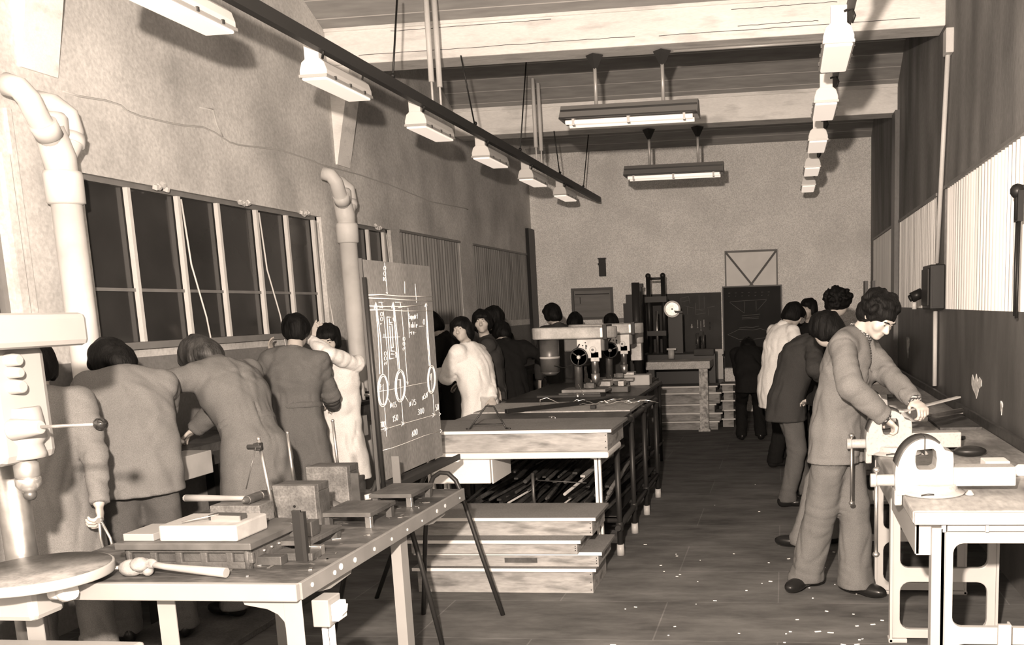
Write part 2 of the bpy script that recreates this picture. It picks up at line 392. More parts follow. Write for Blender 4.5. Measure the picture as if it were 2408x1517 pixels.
# ---- left glazed windows
def glazed(n, y0, y1, z0, z1, ys, zt, x=LX, cords=()):
    fr = MB(); xo = x - .07
    fr.box(xo-.03, xo+.03, y0, y1, z1-.03, z1); fr.box(xo-.03, x+.035, y0-.02, y1+.02, z0-.03, z0+.012)
    fr.box(xo-.03, xo+.03, y0, y0+.02, z0, z1); fr.box(xo-.03, xo+.03, y1-.03, y1, z0, z1)
    fr.box(xo-.012, xo+.016, y0, y1, zt-.012, zt+.008)
    root = struct(fr.build('window_%d' % n, M_winframe), 'steel-framed window with dark panes')
    mu = MB()
    for y in ys: mu.bar((xo+.02, y, z0), (xo+.02, y, z1-.03), .03, .028, up=(0,1,0))
    mu.build('mullion', M_white, root, world=root.location)
    gb = MB().box(xo-.008, xo-.002, y0+.01, y1-.01, z0, z1-.01); gb.build('pane', M_glass, root, world=root.location)
    if cords:
        for (ya, yb) in cords:
            c = MB().tube([(x-.02, ya, z1-.05), (x-.01, ya+.02, z0+.5), (x+.0, yb+.03, z0+.15), (x+.02, yb+.04, z0-.12)], .006, n=6)
            c.build('cord', M_white, root, world=root.location)
    ca = MB()
    for y in ys[1::2]:
        for k in range(4): ca.obox((x+.005, y-.28+k*.035, z1+.0+random.uniform(-.01,.015)), (.03,.02,.03), (random.random(),random.random(),0))
    if len(ys) > 1: ca.build('catch', M_white, root, world=root.location)
    return root
M_winframe = mat('window_steel', .20, .5, mott=.1, mscale=8)
glazed(1, *LW[0], [3.5,3.95,4.33], 1.86)
glazed(2, *LW[1], [5.42,5.90,6.34,6.83,7.27,7.71], 1.86, cords=((5.90,5.98),(6.83,6.93),(7.73,7.78)))
glazed(3, *LW[2], [8.76,9.12], 1.86, cords=((9.14,9.17),))
struct(MB().box(LX, LX+.03, 4.42, 4.47, 1.5, 2.52).box(LX, LX+.02, 4.50, 4.53, 1.0, 2.75).build('trim_21', M_plaster), 'pale window reveal at the left edge')
# ---- corrugated translucent sheets in the other window openings
def corrugated(n, y0, y1, z0, z1, x, sgn, pitch, m, top=None):
    b = MB(); ny = int((y1-y0)/pitch)*6; vs = []; fs = []
    for i in range(ny+1):
        y = y0+(y1-y0)*i/ny; ph = (y-y0)/pitch*2*PI
        xx = x - sgn*.03 + sgn*.026*math.cos(ph)
        vs += [(xx, y, z0), (xx, y, z1)]
    for i in range(ny): fs.append((2*i, 2*i+2, 2*i+3, 2*i+1))
    b.add(vs, fs, True)
    vs2 = [(a - sgn*.004, c, d) for a, c, d in vs]; b.add(vs2, [tuple(reversed(f)) for f in fs], True)
    root = struct(b.build('window_%d' % n, m), 'corrugated sheet filling a window opening')
    f = MB(); f.box(min(x-.06*sgn, x+.012*sgn), max(x-.06*sgn, x+.012*sgn), y0-.02, y1+.02, z1-.005, z1+.02)
    f.build('window_frame', M_winframe, root, world=root.location)
    MB().box(min(x-.1*sgn,x-.06*sgn), max(x-.1*sgn,x-.06*sgn), y0, y1, z0, z1).build('backing', M_black, root, world=root.location)
    return root
M_corrL = mat('corrugated_left', .23, .6, mott=.25, mscale=3, stretch=(1,4,.3))
M_corrR = mat('corrugated_right', .85, .5, mott=.15, mscale=3, stretch=(1,5,.2))
corrugated(4, *LW[3], LX, 1, .082, M_corrL); corrugated(5, *LW[4], LX, 1, .082, M_corrL)
corrugated(6, *RW[0], RX, -1, .094, M_corrR); corrugated(7, *RW[1], RX, -1, .094, M_corrR); corrugated(8, *RW[2], RX, -1, .094, M_corrR)
struct(MB().box(LX, LX+.05, 14.25, EY, 0, 2.9).build('trim_22', M_black), 'dark upright in the far left corner')
struct(MB().box(RX-.05, RX, 11.1, 11.42, 0, 3.74).build('trim_24', M_dado_r), 'shallow dark pilaster on the right wall')

# ------------------------------------------------------------------ things on the walls
def downpipe(y, label):
    t = thing('downpipe', label, 'pipe', (LX+.17, y, 0), group='painted downpipes on the left wall')
    MB().cyl((0,0,0),(0,0,2.36), .072, n=24).build('pipe', M_pipe, t)
    MB().lathe([(.074,2.28),(.09,2.29),(.092,2.43),(.086,2.45),(.072,2.45)], n=24).build('socket', M_pipe, t)
    MB().tube([(0,0,2.44),(0,-.01,2.52),(.0,-.06,2.66)], .078, n=20, rs=[.074,.080,.072]).build('branch_body', M_pipe, t)
    MB().tube([(0,-.02,2.56),(.02,-.10,2.63),(.03,-.17,2.71),(.03,-.20,2.77),(.0,-.22,2.82),(-.06,-.23,2.84)], .056, n=18).build('elbow', M_pipe, t)
    MB().tube([(0,.0,2.5),(-.0,.08,2.59),(.0,.11,2.67),(.0,.09,2.75),(-.05,.06,2.80),(-.13,.05,2.82)], .053, n=18).build('elbow', M_pipe, t)
    MB().lathe([(.055,2.62),(.062,2.64),(.064,2.72),(.05,2.74)], o=(0,-.015,0), n=18).build('cap', M_pipe, t)
    q = MB().tube([(.02,-.08,2.61),(.027,-.13,2.67)], .066, n=18); q.build('collar', M_pipe, t)
    q = MB().tube([(.0,.09,2.60),(.0,.11,2.65)], .061, n=18); q.build('collar', M_pipe, t)
downpipe(4.64, 'thick cream downpipe with forked top nearest the camera on left wall')
downpipe(7.88, 'second cream downpipe with forked top, behind the chalk drawing board')

t = thing('conduit', 'pale conduit running down right wall into dark switch box', 'pipe', (RX-.03, 8.2, 0))
MB().tube([(0,-.42,3.55),(0,-.02,1.95)], .019, n=10).build('conduit_run', M_white, t)
MB().tube([(0,.02,1.56),(0,.0,.92)], .019, n=10).build('conduit_run', M_white, t)
MB().box(-.03,.03,-.5,-.36,3.5,3.68).build('junction_box', M_white, t, bevel=.006)
t = thing('switch_box', 'dark electrical switch box on right wall with round plug below', 'switch box', (RX-.07, 8.15, 1.57))
MB().box(-.05,.07,-.22,.2,0,.36).build('case', M_black, t, bevel=.008)
MB().box(-.065,-.05,-.18,.16,.03,.33).build('cover', M_blackiron, t, bevel=.004)
MB().box(-.03,.03,-.235,-.22,.02,.34).build('hinge', M_black, t)
q = MB().cyl((-.03,.36,.14),(-.12,.36,.10), .045, n=16).cyl((-.12,.36,.10),(-.14,.36,.09),.03,n=12); q.box(-.0,.07,.28,.44,.04,.22); q.build('socket', M_black, t)
MB().cyl((-.10,.33,.06),(-.10,.33,.0),.02,n=12).build('switch', M_white, t)
t = thing('wall_strap', 'dark straps with buckle hanging from corrugated window at right edge', 'strap', (RX-.05, 5.33, 1.5))
MB().tube([(0,0,.74),(0,0,.56)], .025, n=8).build('buckle', M_blackiron, t)
MB().obox((0,0,.63),(.03,.09,.16)).sph((-.01,.0,.71),.04,10).build('clip', M_black, t)
MB().tube([(0,.03,.56),(0,.04,.3),(0,.03,.05)], .009, n=6).tube([(0,-.02,.56),(0,-.01,.2),(0,-.01,.04)], .008, n=6).build('strap', M_black, t)
# paint damage on the right wall
def splat(y, z, sy, sz, seed, nm, lab):
    sh = [(-.48,.30),(-.38,.44),(-.2,.22),(0,.5),(.14,.25),(.28,.46),(.48,.35),(.48,.12),(.26,-.03),(.15,-.26),(.05,-.5),(-.09,-.26),(-.28,-.2),(-.43,.02)]
    rr = random.Random(seed); pts = [(y-2*sy*a_*rr.uniform(.9,1.1), z+2*sz*b_*rr.uniform(.9,1.1)) for a_, b_ in sh]
    return tag(MB().prism(pts, RX-.003, RX+.001, 'yz').build(nm, M_chipw), lab, 'paint mark')
M_chipw = mat('bare_plaster', .75, .9, mott=.3, mscale=30)
splat(6.6, 1.05, .17, .085, 3, 'paint_chip', 'large pale patch of chipped paint on right wall above bench')
splat(5.83, .99, .03, .045, 5, 'paint_chip', 'small faint chip right of the large chipped patch')
splat(10.2, 1.15, .12, .12, 8, 'paint_chip', 'faint rubbed patch of paint on right wall behind curly-haired student')
M_chipf = mat('faint_plaster', .12, .9); bpy.context.view_layer.update()

# end wall
t = thing('wall_cabinet', 'framed wooden hatch on end wall above three bent heads', 'hatch', (-2.97, EY-.03, 1.50))
MB().box(-.31,.31,.0,.03,0,.46).build('panel', M_cabp:=mat('hatch_panel', .20,.7,mott=.2,mscale=4,stretch=(.4,1,3)), t)
MB().frame(-.33,.33,-.01,.48,.04,-.03,.0).build('frame', mat('hatch_frame', .11,.6), t)
MB().box(-.27,.27,-.01,.0,.375,.39).box(-.2,-.19,-.01,.0,.24,.34).build('moulding', M_black, t)
t = thing('wall_box', 'small dark box mounted high on end wall', 'box', (-2.79, EY-.08, 2.15))
MB().box(-.05,.05,0,.08,0,.26).build('case', M_boardfar, t, bevel=.005)
MB().box(-.06,.06,-.01,.08,.26,.28).box(-.06,-.045,-.01,.03,.17,.2).box(.045,.06,-.01,.03,.17,.2).build('lid', M_black, t)
t = thing('braced_frame', 'X-braced pale panel frame leaning on end wall above the far blackboard', 'frame', (-.49, EY-.05, 1.90))
MB().box(-.385,.385,.02,.04,0,.54).build('panel', mat('whitewash', .82,.9,mott=.05,mscale=5), t)
f = MB().bar((-.39,0,0),(-.39,0,.55),.03,.02).bar((.39,0,0),(.39,0,.55),.03,.02).bar((-.40,0,.55),(.40,0,.55),.02,.03)
f.build('frame', mat('frame_wood', .2,.7), t)
MB().bar((-.38,-.01,.54),(.06,-.01,-.02),.03,.02,up=(0,1,0)).bar((.38,-.015,.54),(-.06,-.015,-.02),.03,.02,up=(0,1,0)).build('brace', mat('brace_wood', .13,.7), t)
# smears
for (x0,z0,w_,h_,nm) in ((-.55,2.62,.5,.05,'smudge'),):
    pts=[(x0+w_*(i/12-.5), z0+h_*math.sin(i*1.3)) for i in range(13)]
# far right blackboard with faint chalk technical drawing
def chalk_on(parent, strokes, r, m, y=-.004, nm='chalk_drawing'):
    b = MB()
    for s in strokes:
        P = [(a, y, c) for a, c in s]
        if len(P) == 2: P = [P[0], tuple((P[0][i]+P[1][i])/2 for i in range(3)), P[1]]
        b.tube(P, r, n=5)
    return b.build(nm, m, parent)
t = thing('blackboard', 'black chalkboard with faint chalk girder drawing under X-braced frame', 'blackboard', (-.483, 14.53, .9))
MB().box(-.44,.44,-.01,.01,-.2,1.02).build('board', M_blackboard, t)
MB().frame(-.455,.455,-.215,1.035,.02,-.015,.015).build('frame', M_black, t)
st = [[(-.34,.80),(.22,.82)],[(-.34,.79),(-.12,.62)],[(.22,.81),(.08,.66)],[(-.12,.80),(-.12,.62)],[(.06,.80),(.06,.64)],[(-.16,.55),(.10,.56)],[(-.16,.53),(.10,.54)],[(-.16,.58),(.12,.6)],
      [(-.38,.30),(-.2,.38),(0,.36),(.12,.38),(.3,.32),(.2,.24),(0,.22),(-.2,.22),(-.38,.30)],[(-.2,.40),(-.1,.41),(0,.40),(.1,.42)],[(-.2,.19),(-.1,.18),(0,.19)]]
for k in range(7): st.append([(-.36+k*.1,.93),(-.33+k*.1,.93)]); st.append([(-.36+k*.1,.88),(-.34+k*.1,.885)])
chalk_on(t, st, .0035, M_chalkfaint, -.013)
t = thing('tool_board', 'wide dark board with chalk sketches and tools behind the test machine', 'board', (-1.58, 14.572, .6))
MB().box(-.62,.62,0,.02,0,1.25).build('board', M_boardfar, t)
st = [[(.0,1.18),(.12,1.2)],[(0,1.12),(.12,1.14)],[(0,1.18),(0,1.06)],[(.12,1.2),(.14,1.08)],[(.05,1.06),(.2,1.02)],[(.28,1.22),(.28,1.0)],[(.36,1.2),(.36,1.0)],[(.28,1.0),(.36,1.0)],[(.22,1.1),(.22,.92)],[(.22,.92),(.38,.94)],[(.22,1.0),(.34,.98)],
      [(.40,1.02),(.52,1.04)],[(.42,1.0),(.42,.9)],[(-.02,1.02),(-.02,.9)],[(.1,1.04),(.1,.92)]]
chalk_on(t, st, .004, M_chalkfaint, -.003)
hang = MB()
for k, (x, z, l, rr) in enumerate([(.16,.78,.05,.012),(.25,.84,.12,.006),(.3,.82,.14,.006),(.35,.84,.10,.008),(-.1,.8,.16,.01),(-.02,.74,.1,.012),(.44,.8,.1,.007),(.22,.62,.16,.008),(.3,.6,.12,.01)]):
    o = MB().cyl((x-1.58,14.572-rr*1.9,z+.6-l),(x-1.58,14.572-rr*1.9,z+.6),rr,n=8).sph((x-1.58,14.572-rr*1.9,z+.6-l),rr*1.9,8)
    tag(o.build('hand_tool', M_conduit if k < 4 else M_darksteel), 'small hand tool hanging on the far dark tool board', 'tool', 'tools hung on the far board')
# ------------------------------------------------------------------ lamps and rails overhead
def box_lamp(name='rail_light'):
    t = thing(name, '', 'ceiling light', (0,0,0))
    # body lies along y from 0 (near) to .62; top mounted box at the near end
    b = MB(); pr = [(-.085,0),(.085,0),(.085,.03),(.07,.075),(.045,.095),(-.045,.095),(-.07,.075),(-.085,.03)]
    b.prism(pr, 0, .62, 'xz'); hs = b.build('housing', M_fixture, t, bevel=.006)
    MB().box(-.088,.088,-.006,.626,-.012,.004).build('rim', M_conduit, t)
    d = MB().box(-.078,.078,.006,.614,-.026,-.01); d.build('diffuser', M_tube_emit, t, bevel=.01)
    MB().box(-.045,.045,-.004,.03,.09,.185).build('bracket', M_fixture, t, bevel=.003)
    for y in (.1,.3,.5):
        for sx in (1,-1): MB().obox((.09*sx,y,.0),(.010,.014,.02)).build('clip', M_darksteel, hs)
    MB().tube([(.03,-.0,.15),(.07,-.02,.16),(.085,-.02,.12),(.07,-.01,.085)], .008, n=6).build('cable', M_black, t)
    return t
lampL = box_lamp()
LZ = 3.075
ysL = [3.98, 5.53, 7.10, 8.65, 10.18, 11.74]
ordw = ['nearest, cut by the top edge', 'second', 'third', 'fourth', 'fifth', 'farthest']
for i, y in enumerate(ysL):
    lab = 'box light under the long diagonal rail on the left, %s from the camera' % ordw[i] if i else 'largest box light under left rail, cut off by the top edge'
    if i == 0: lampL.location = (-2.75, y, LZ); lampL['label'] = lab; lampL['group'] = 'box lights on the left rail'
    else: dup(lampL, (-2.75, y, LZ), label=lab)
for i, y in enumerate([5.52, 7.08, 8.68, 10.35, 11.9]):
    o = dup(lampL, (.315, y, LZ), label='box light in the right-hand column of lights, %s' % ['nearest and largest, topmost in the picture','second from the top','third from the top','fourth from the top','lowest and farthest'][i])
    o['group'] = 'box lights in the right-hand row'
t = thing('light_rail', 'long dark rail carrying the left row of box lights', 'rail', (-2.68, 3.0, 3.2))
MB().box(-.025,.025,0,10.95,0,.075).build('channel', M_rail, t)
for (y, y2, zt) in ((6.55,6.75,3.9),(8.32,8.05,3.8),(9.75,10.2,4.3),(11.5,11.3,3.75),(12.85,13.35,4.05)):
    MB().tube([(0,y-3,.07),(0,y2-3,zt-3.2)], .007, n=6).sph((0,y-3+.01,.1),.018,8).build('hanger_rod', M_blackiron, t)
t = thing('light_rail', 'short-looking rail above the right-hand row of box lights', 'rail', (.38, 3.0, 3.2))
MB().box(-.02,.02,0,10.0,.03,.075).build('channel', mat('rail_brown', .12,.6), t)
for y in (5.0,8.2,11.4): MB().box(-.02,.02,y-3,y-2.97,.07,.62).build('hanger_rod', M_rail, t)
for i,(ys,lab) in enumerate((((7.42,7.60),'pair of pale drop conduits behind the near beam'),((10.57,10.80),'pair of pale drop conduits behind the far beam'))):
    t = thing('drop_conduit', lab, 'conduit', (-2.72, ys[0], 3.28))
    for y in ys:
        MB().cyl((0,y-ys[0],.17),(0,y-ys[0],.9),.022,n=10).build('sleeve', M_white, t)
        MB().cyl((0,y-ys[0],0),(0,y-ys[0],.2),.009,n=8).build('rod', M_white, t)
def reflector(loc, label):
    t = thing('strip_light', label, 'ceiling light', loc, group='hanging fluorescent strip lights')
    L = .585
    b = MB(); b.prism([(-.16,0),(-.05,.125),(.05,.125),(.16,0),(.152,0),(.046,.117),(-.046,.117),(-.152,0)], -L, L, 'yz'); b.build('reflector', M_reflector, t)
    MB().prism([(-.16,0),(-.05,.125),(.05,.125),(.16,0)], -L-.006, -L, 'yz').prism([(-.16,0),(-.05,.125),(.05,.125),(.16,0)], L, L+.006, 'yz').build('end_plate', M_reflector, t)
    MB().box(-L,L,-.166,-.158,.0,.012).box(-L,L,-.10,-.09,.06,.085).build('edge_line', M_black, t)
    MB().cyl((-L+.04,-.09,-.02),(L-.04,-.09,-.02),.019,n=14).build('tube', M_tube_dim, t)
    MB().cyl((-L+.04,.07,-.02),(L-.04,.07,-.02),.019,n=14).build('tube', M_tube_dim, t)
    MB().box(-L+.1,-L+.12,-.12,-.06,-.05,.02).box(-.012,.012,-.12,-.06,-.05,.04).box(L-.12,L-.1,-.12,-.06,-.05,.02).build('lampholder', M_white, t)
    for x in (-.29,.29):
        sm_ = MB().cyl((x,0,.12),(x,0,.50),.016,n=12).build('stem', M_conduit, t)
        MB().lathe([(.018,.42),(.075,.53),(.075,.535)], o=(x,0,0), n=4, smooth=False).build('canopy', M_rail, sm_)
    return t
reflector((-1.29, 8.27, 3.255), 'nearer hanging strip light with two white stems below the big beam')
reflector((-1.28, 11.45, 3.20), 'farther and smaller hanging strip light below the second beam')
t = thing('beam_conduit', 'thin pale conduit under the near beam', 'conduit', (-.9, 8.27, 3.78))
MB().tube([(0,0,0),(1.35,0,0)], .012, n=8).build('conduit_run', M_conduit, t)
# ------------------------------------------------------------------ marking-out table in the foreground
FT = .80
t = thing('marking_table', 'cream steel table with dark top, white rivets along its edge, foreground left', 'table', (-2.1, 3.55, 0))
def W(o): return o.location
MB().box(-2.64,-1.59,2.785,4.38,FT-.05,FT).build('table_top', mat('oily_table_top', .055,.5,mott=.5,mscale=7,fine=.3,fscale=60,stretch=(.4,1,1),dark=.35,darkamt=.25,dscale=14), t, world=True)
MB().box(-2.645,-1.585,2.765,2.79,FT-.056,FT+.003).build('front_rim', M_table, t, bevel=.004, world=True)
MB().box(-1.592,-1.578,2.79,4.385,FT-.056,FT+.002).build('side_rim', M_tabledark, t, bevel=.002, world=True)
rv = []
for i,(y,z,r) in enumerate(((2.856,.776,.008),(3.015,.771,.009),(3.064,.779,.012),(3.174,.773,.010),(3.34,.770,.008),(3.503,.768,.007),(3.662,.768,.006),(3.826,.768,.005),(4.005,.771,.009),(4.109,.773,.009),(4.31,.768,.005))):
    MB().cyl((-1.578,y,z),(-1.575,y,z),r,n=12).build('rivet', M_white, t, world=True)
def tleg(x, y):
    b = MB(); prof = [(x+.0,0),(x+.065,0),(x+.065,.745)]
    return b.box(x,x+.065,y-.004,y,0,.745).box(x,x+.004,y,y+.06,0,.745)
tleg(-1.652,2.80).prism([(-1.65,.745),(-1.65,.62),(-1.655,.665),(-1.675,.69),(-1.71,.708),(-1.79,.722),(-1.80,.745)], 2.797, 2.803, 'xz').build('leg', M_table, t, bevel=.002, world=True)
tleg(-2.14,2.85).build('leg', M_table, t, world=True); tleg(-2.6,2.80).build('leg', M_table, t, world=True)
b = MB().box(-1.665,-1.625,3.68,3.684,0,.73).box(-1.625,-1.62,3.68,3.75,0,.745); b.build('leg', M_table, t, world=True)
tleg(-2.6,4.32).build('leg', M_table, t, world=True)
for y in (2.92,3.9): MB().prism([(y,.745),(y+.28,.745),(y+.26,.72),(y+.1,.712),(y+.02,.725)], -1.62,-1.60,'yz').build('bracket', M_table, t, world=True)
s = thing('socket_box', 'white socket box fixed to right leg of the marking table', 'socket box', (-1.555, 2.92, .6))
MB().box(-1.59,-1.53,2.86,2.95,.625,.72).build('case', M_table, s, bevel=.004, world=True)
MB().box(-1.53,-1.505,2.875,2.94,.64,.70).prism([(2.89,.655),(2.93,.66),(2.94,.685),(2.90,.69)], -1.505,-1.498,'yz').build('plug_face', M_white, s, bevel=.006, world=True)
MB().cyl((-1.57,2.9,0),(-1.57,2.9,.625),.011,n=8).cyl((-1.545,2.9,0),(-1.545,2.9,.625),.011,n=8).build('feed_pipe', M_white, s, world=True)

# surface plate on ribbed casting, white ground block on it
t = thing('surface_plate', 'cast-iron surface plate on ribbed base near the front of the marking table', 'surface plate', (-2.08, 3.13, FT))
z = FT
MB().box(-2.34,-1.83,2.93,3.33,z+.073,z+.098).build('plate', mat('plate_iron', .10,.4,metal=.3,mott=.3,mscale=10), t, bevel=.003, world=True)
b = MB()
b.box(-2.32,-1.85,2.95,2.962,z+.058,z+.073).box(-2.32,-1.85,2.95,2.962,z+.0,z+.026)
for x in (-2.32,-2.225,-2.13,-2.035,-1.94,-1.865): b.box(x,x+.026,2.95,2.966,z+.02,z+.06)
b.box(-2.32,-1.85,2.966,2.975,z+.0,z+.07)
b.box(-1.862,-1.85,2.95,3.31,z,z+.073).box(-2.32,-2.308,2.95,3.31,z,z+.073).box(-2.32,-1.85,3.30,3.31,z,z+.073)
b.build('ribbed_base', M_castdark, t, bevel=.004, world=True)
for x_ in (-1.862,-2.308): MB().cyl((x_,2.962,z),(x_,2.962,z+.073),.014,n=12).build('corner_post', M_castdark, t, world=True)
for k in range(3): MB().sph((-1.848,3.04+k*.05,z+.045),.006,8).build('screw_head', M_bright, t, world=True)
zz = FT+.0985
tag(MB().box(-2.18,-1.89,2.95,3.15,zz,zz+.058).build('ground_block', mat('pale_block', .29,.6,mott=.12,mscale=9,dark=.15,darkamt=.3,dscale=12), bevel=.006), 'thick pale rectangular block lying on the surface plate', 'block')
zt = zz+.0585
tag(MB().box(-2.325,-2.21,2.96,3.12,zz,zz+.026).build('small_block', mat('book_block', .24,.6), bevel=.002), 'small flat pale block left of the thick pale block', 'block')
t = thing('flat_bar', 'slim dark bar with pale ends lying on top of the thick pale block', 'bar', (-1.98,3.05,zt))
MB().obox((0,0,.009),(.12,.05,.018),(0,0,-.12)).build('bar_body', M_darksteel, t)
MB().obox((0.01,-.027,.009),(.12,.006,.02),(0,0,-.12)).build('front_face', M_bright, t)
tag(MB().cyl((-2.11,2.98,zt+.004),(-2.0,3.03,zt+.022),.0035,.002,n=8).build('scriber', M_bright), 'thin bright scriber lying on the pale block', 'scriber')
tag(MB().box(-2.16,-1.96,3.22,3.32,zz,zz+.07).build('iron_block', M_angleplate, bevel=.003), 'dark iron block behind the pale block carrying a hammer', 'block')
tag(MB().box(-2.115,-2.085,3.165,3.205,zz,zz+.042).build('gauge_block', M_bright, bevel=.002), 'little bright cube between pale block and iron block', 'block')
def hammer(loc, rz, lab, L=.3, head=(.03,.1), tilt=0.0, mh=None):
    t = thing('hammer', lab, 'hammer', loc, rz)
    t.rotation_euler = (0, tilt, rz)
    MB().tube([(0,0,.018),(L*.3,0,.018),(L*.7,0,.018),(L,0,.018)], .012, n=12, rs=[.009,.010,.0135,.0145]).sph((L,0,.018),.0145,10).build('handle', M_handle, t)
    b = MB().cyl((-.015,-.05,.018),(-.015,.035,.018),.017,n=14).cyl((-.015,.035,.018),(-.015,.06,.018),.015,.006,n=14); b.build('head', mh or M_darksteel, t, bevel=.002)
    MB().cyl((-.015,-.056,.018),(-.015,-.05,.018),.016,n=14).build('face', M_bright, t)
    return t
hammer((-2.03,3.27,zz+.0705), PI*.99, 'wooden-handled hammer lying across the iron block', L=.26)
# dirty pale cloth/lump and a stub-handled brush in front of the surface plate
t = thing('grease_brush', 'pale lumpy dirty brush head with thick wooden handle at front of table', 'brush', (-2.2, 2.86, FT))
b = MB()
for (x,y,zq,r,sx,sy,sz) in ((-.03,.0,.03,.04,1.1,.8,.75),(.01,-.01,.045,.032,1,.9,.8),(-.055,.02,.025,.028,1,1,.8),(.0,.02,.03,.035,1,1,.8),(.045,.0,.045,.02,1.2,.8,.9),(.03,.0,.02,.018,1,1,1)):
    b.sph((x,y,zq),r,14,(sx,sy,sz))
b.build('brush_head', mat('dirty_rag', .22,.85,mott=.3,mscale=14,dark=.06,darkamt=.8,dscale=18,bump=.5,bscale=45), t)
MB().tube([(.04,0,.045),(.10,-.005,.036),(.2,-.01,.028),(.33,-.02,.0205)], .014, n=12, rs=[.012,.011,.014,.017]).build('handle', M_handle, t)
MB().cyl((-.10,.04,.02),(-.19,.03,.012),.008,n=8).build('prong', M_bright, t)
# two big angle plates
def angle_plate(x0,x1,y0,y1,h,lab):
    t = thing('angle_plate', lab, 'angle plate', ((x0+x1)/2,(y0+y1)/2,FT))
    MB().box(x0,x1,y0,y0+.03,FT,FT+h).build('face_plate', M_angleplate, t, bevel=.003, world=True)
    MB().box(x0,x1,y0+.03,y1,FT+h-.03,FT+h).box(x0,x0+.02,y0+.03,y1,FT,FT+h-.03).box(x1-.02,x1,y0+.03,y1,FT,FT+h-.03).build('body', M_castdark, t, bevel=.003, world=True)
    MB().cyl((x0+(x1-x0)*.5,y0-.001,FT+h*.55),(x0+(x1-x0)*.5,y0+.001,FT+h*.55),.006,n=10).build('hole', M_black, t, world=True)
angle_plate(-2.07,-1.885,3.5,3.62,.19,'nearer square iron angle plate with grey ground face, on the marking table')
angle_plate(-2.20,-2.0,4.02,4.14,.178,'farther square iron angle plate beside the chalk board')
def surface_gauge(x,y,zb,h,lab,lean=(0,0),kk=.93):
    t = thing('surface_gauge', lab, 'gauge', (x,y,zb))
    MB().box(-.035,.035,-.025,.025,0,.035).build('base', M_castdark, t, bevel=.006)
    MB().cyl((0,0,.03),(lean[0],lean[1],h),.007,n=10).sph((lean[0],lean[1],h),.009,8).build('column', M_steel, t)
    k = kk
    MB().obox((lean[0]*k,lean[1]*k-.012,h*k),(.026,.03,.03)).cyl((lean[0]*k-.04,lean[1]*k-.02,h*k),(lean[0]*k+.02,lean[1]*k-.02,h*k),.010,n=10).build('clamp', M_blackiron, t, bevel=.003)
    MB().cyl((lean[0]*k,lean[1]*k-.03,h*k),(lean[0]*k+(-.045),-.05,h*k-.16),.002,n=6).build('needle', M_darksteel, t)
surface_gauge(-1.985,3.37,FT,.40,'tallest surface gauge with bright rod and dark clamp, above the hammer',(-.04,.0))
surface_gauge(-2.25,4.0,FT,.34,'thin-rod surface gauge standing in front of belted overalls',(-.01,.0),.25)
surface_gauge(-2.17,4.28,FT,.36,'faint thin rod gauge just left of the farther angle plate',(-.01,.0),.3)
# marking plates (low surface tables) along the right edge
def low_plate(x0,x1,y0,y1,zt,lab,skew=.0,m=None):
    t = thing('parallel_plate', lab, 'plate', ((x0+x1)/2,(y0+y1)/2,FT), skew)
    a=(x1-x0)/2; c=(y1-y0)/2; h=zt-FT
    MB().box(-a,a,-c,c,h-.018,h).build('plate', m or M_castdark, t, bevel=.002)
    MB().box(-a,a,-c-.002,-c+.001,h-.017,h-.001).build('ground_edge', M_steel, t)
    b=MB()
    b.box(a-.03,a-.005,-c+.005,-c+.03,0,h-.018); b.build('foot', M_bright, t, bevel=.002)
    MB().box(-a+.01,-a+.035,-c+.01,-c+.04,0,h-.018).build('foot', M_castdark, t)
    MB().box(-a+.01,-a+.035,c-.04,c-.01,0,h-.018).build('foot', M_castdark, t)
    MB().box(a-.03,a-.005,c-.04,c-.01,0,h-.018).build('foot', M_castdark, t)
low_plate(-1.975,-1.74,3.16,3.42,.848,'nearest low iron plate behind the upright black square')
low_plate(-1.90,-1.68,3.55,3.80,.866,'middle low iron plate between the two angle plates and table edge')
low_plate(-1.87,-1.67,3.95,4.22,.862,'farthest low iron plate near the back corner of the table')
t = thing('try_square', 'upright black engineer square with thick stock in front of nearer angle plate', 'square', (-1.72,3.06,FT))
MB().box(-.02,.012,-.006,.006,0,.185).build('blade', M_black, t, bevel=.001)
MB().box(.012,.026,-.01,.01,0,.18).build('stock', M_blackiron, t)
MB().box(-.11,.04,.0,.07,0,.028).build('base_block', M_castdark, t, bevel=.003)
tag(MB().box(-1.86,-1.765,3.0,3.045,FT,FT+.032).build('steel_block', M_darksteel, bevel=.002), 'small dark steel block at the foot of the black square', 'block')
t = thing('vee_block', 'small dark vee block with bright face standing on the nearest low plate', 'block', (-1.82,3.25,.849))
MB().prism([(-.06,0),(.06,0),(.06,.055),(.02,.055),(0,.035),(-.02,.055),(-.06,.055)], -.03,.03,'xz').build('body', M_darksteel, t, bevel=.001)
MB().box(.0,.04,-.031,-.0285,.006,.05).build('face', M_bright, t)
t = thing('angle_bracket', 'tall dark upright steel strip beside the farther angle plate', 'bracket', (-1.915,3.92,FT))
MB().box(-.018,.018,-.004,.004,0,.165).build('upright', M_darksteel, t); MB().box(-.018,.018,-.004,.06,0,.006).build('foot', M_darksteel, t)
t = thing('angle_bracket', 'tall grey upright steel strip with small hole, in front of the chalk board foot', 'bracket', (-1.885,4.30,FT))
MB().box(-.019,.019,-.004,.004,0,.18).build('upright', mat('grey_strip',.12,.5), t); MB().box(-.019,.019,-.004,.05,0,.006).build('foot', M_darksteel, t)
MB().cyl((0,-.0045,.15),(0,-.004,.15),.004,n=8).build('hole', M_bright, t)
t = thing('bench_vise_small', 'little dark hand vise lying between the angle plates', 'hand vise', (-1.97,3.80,FT))
MB().sph((0,0,.035),.035,14,(1.2,.8,.9)).box(-.06,.03,-.02,.02,0,.03).build('body', M_castdark, t, bevel=.004)
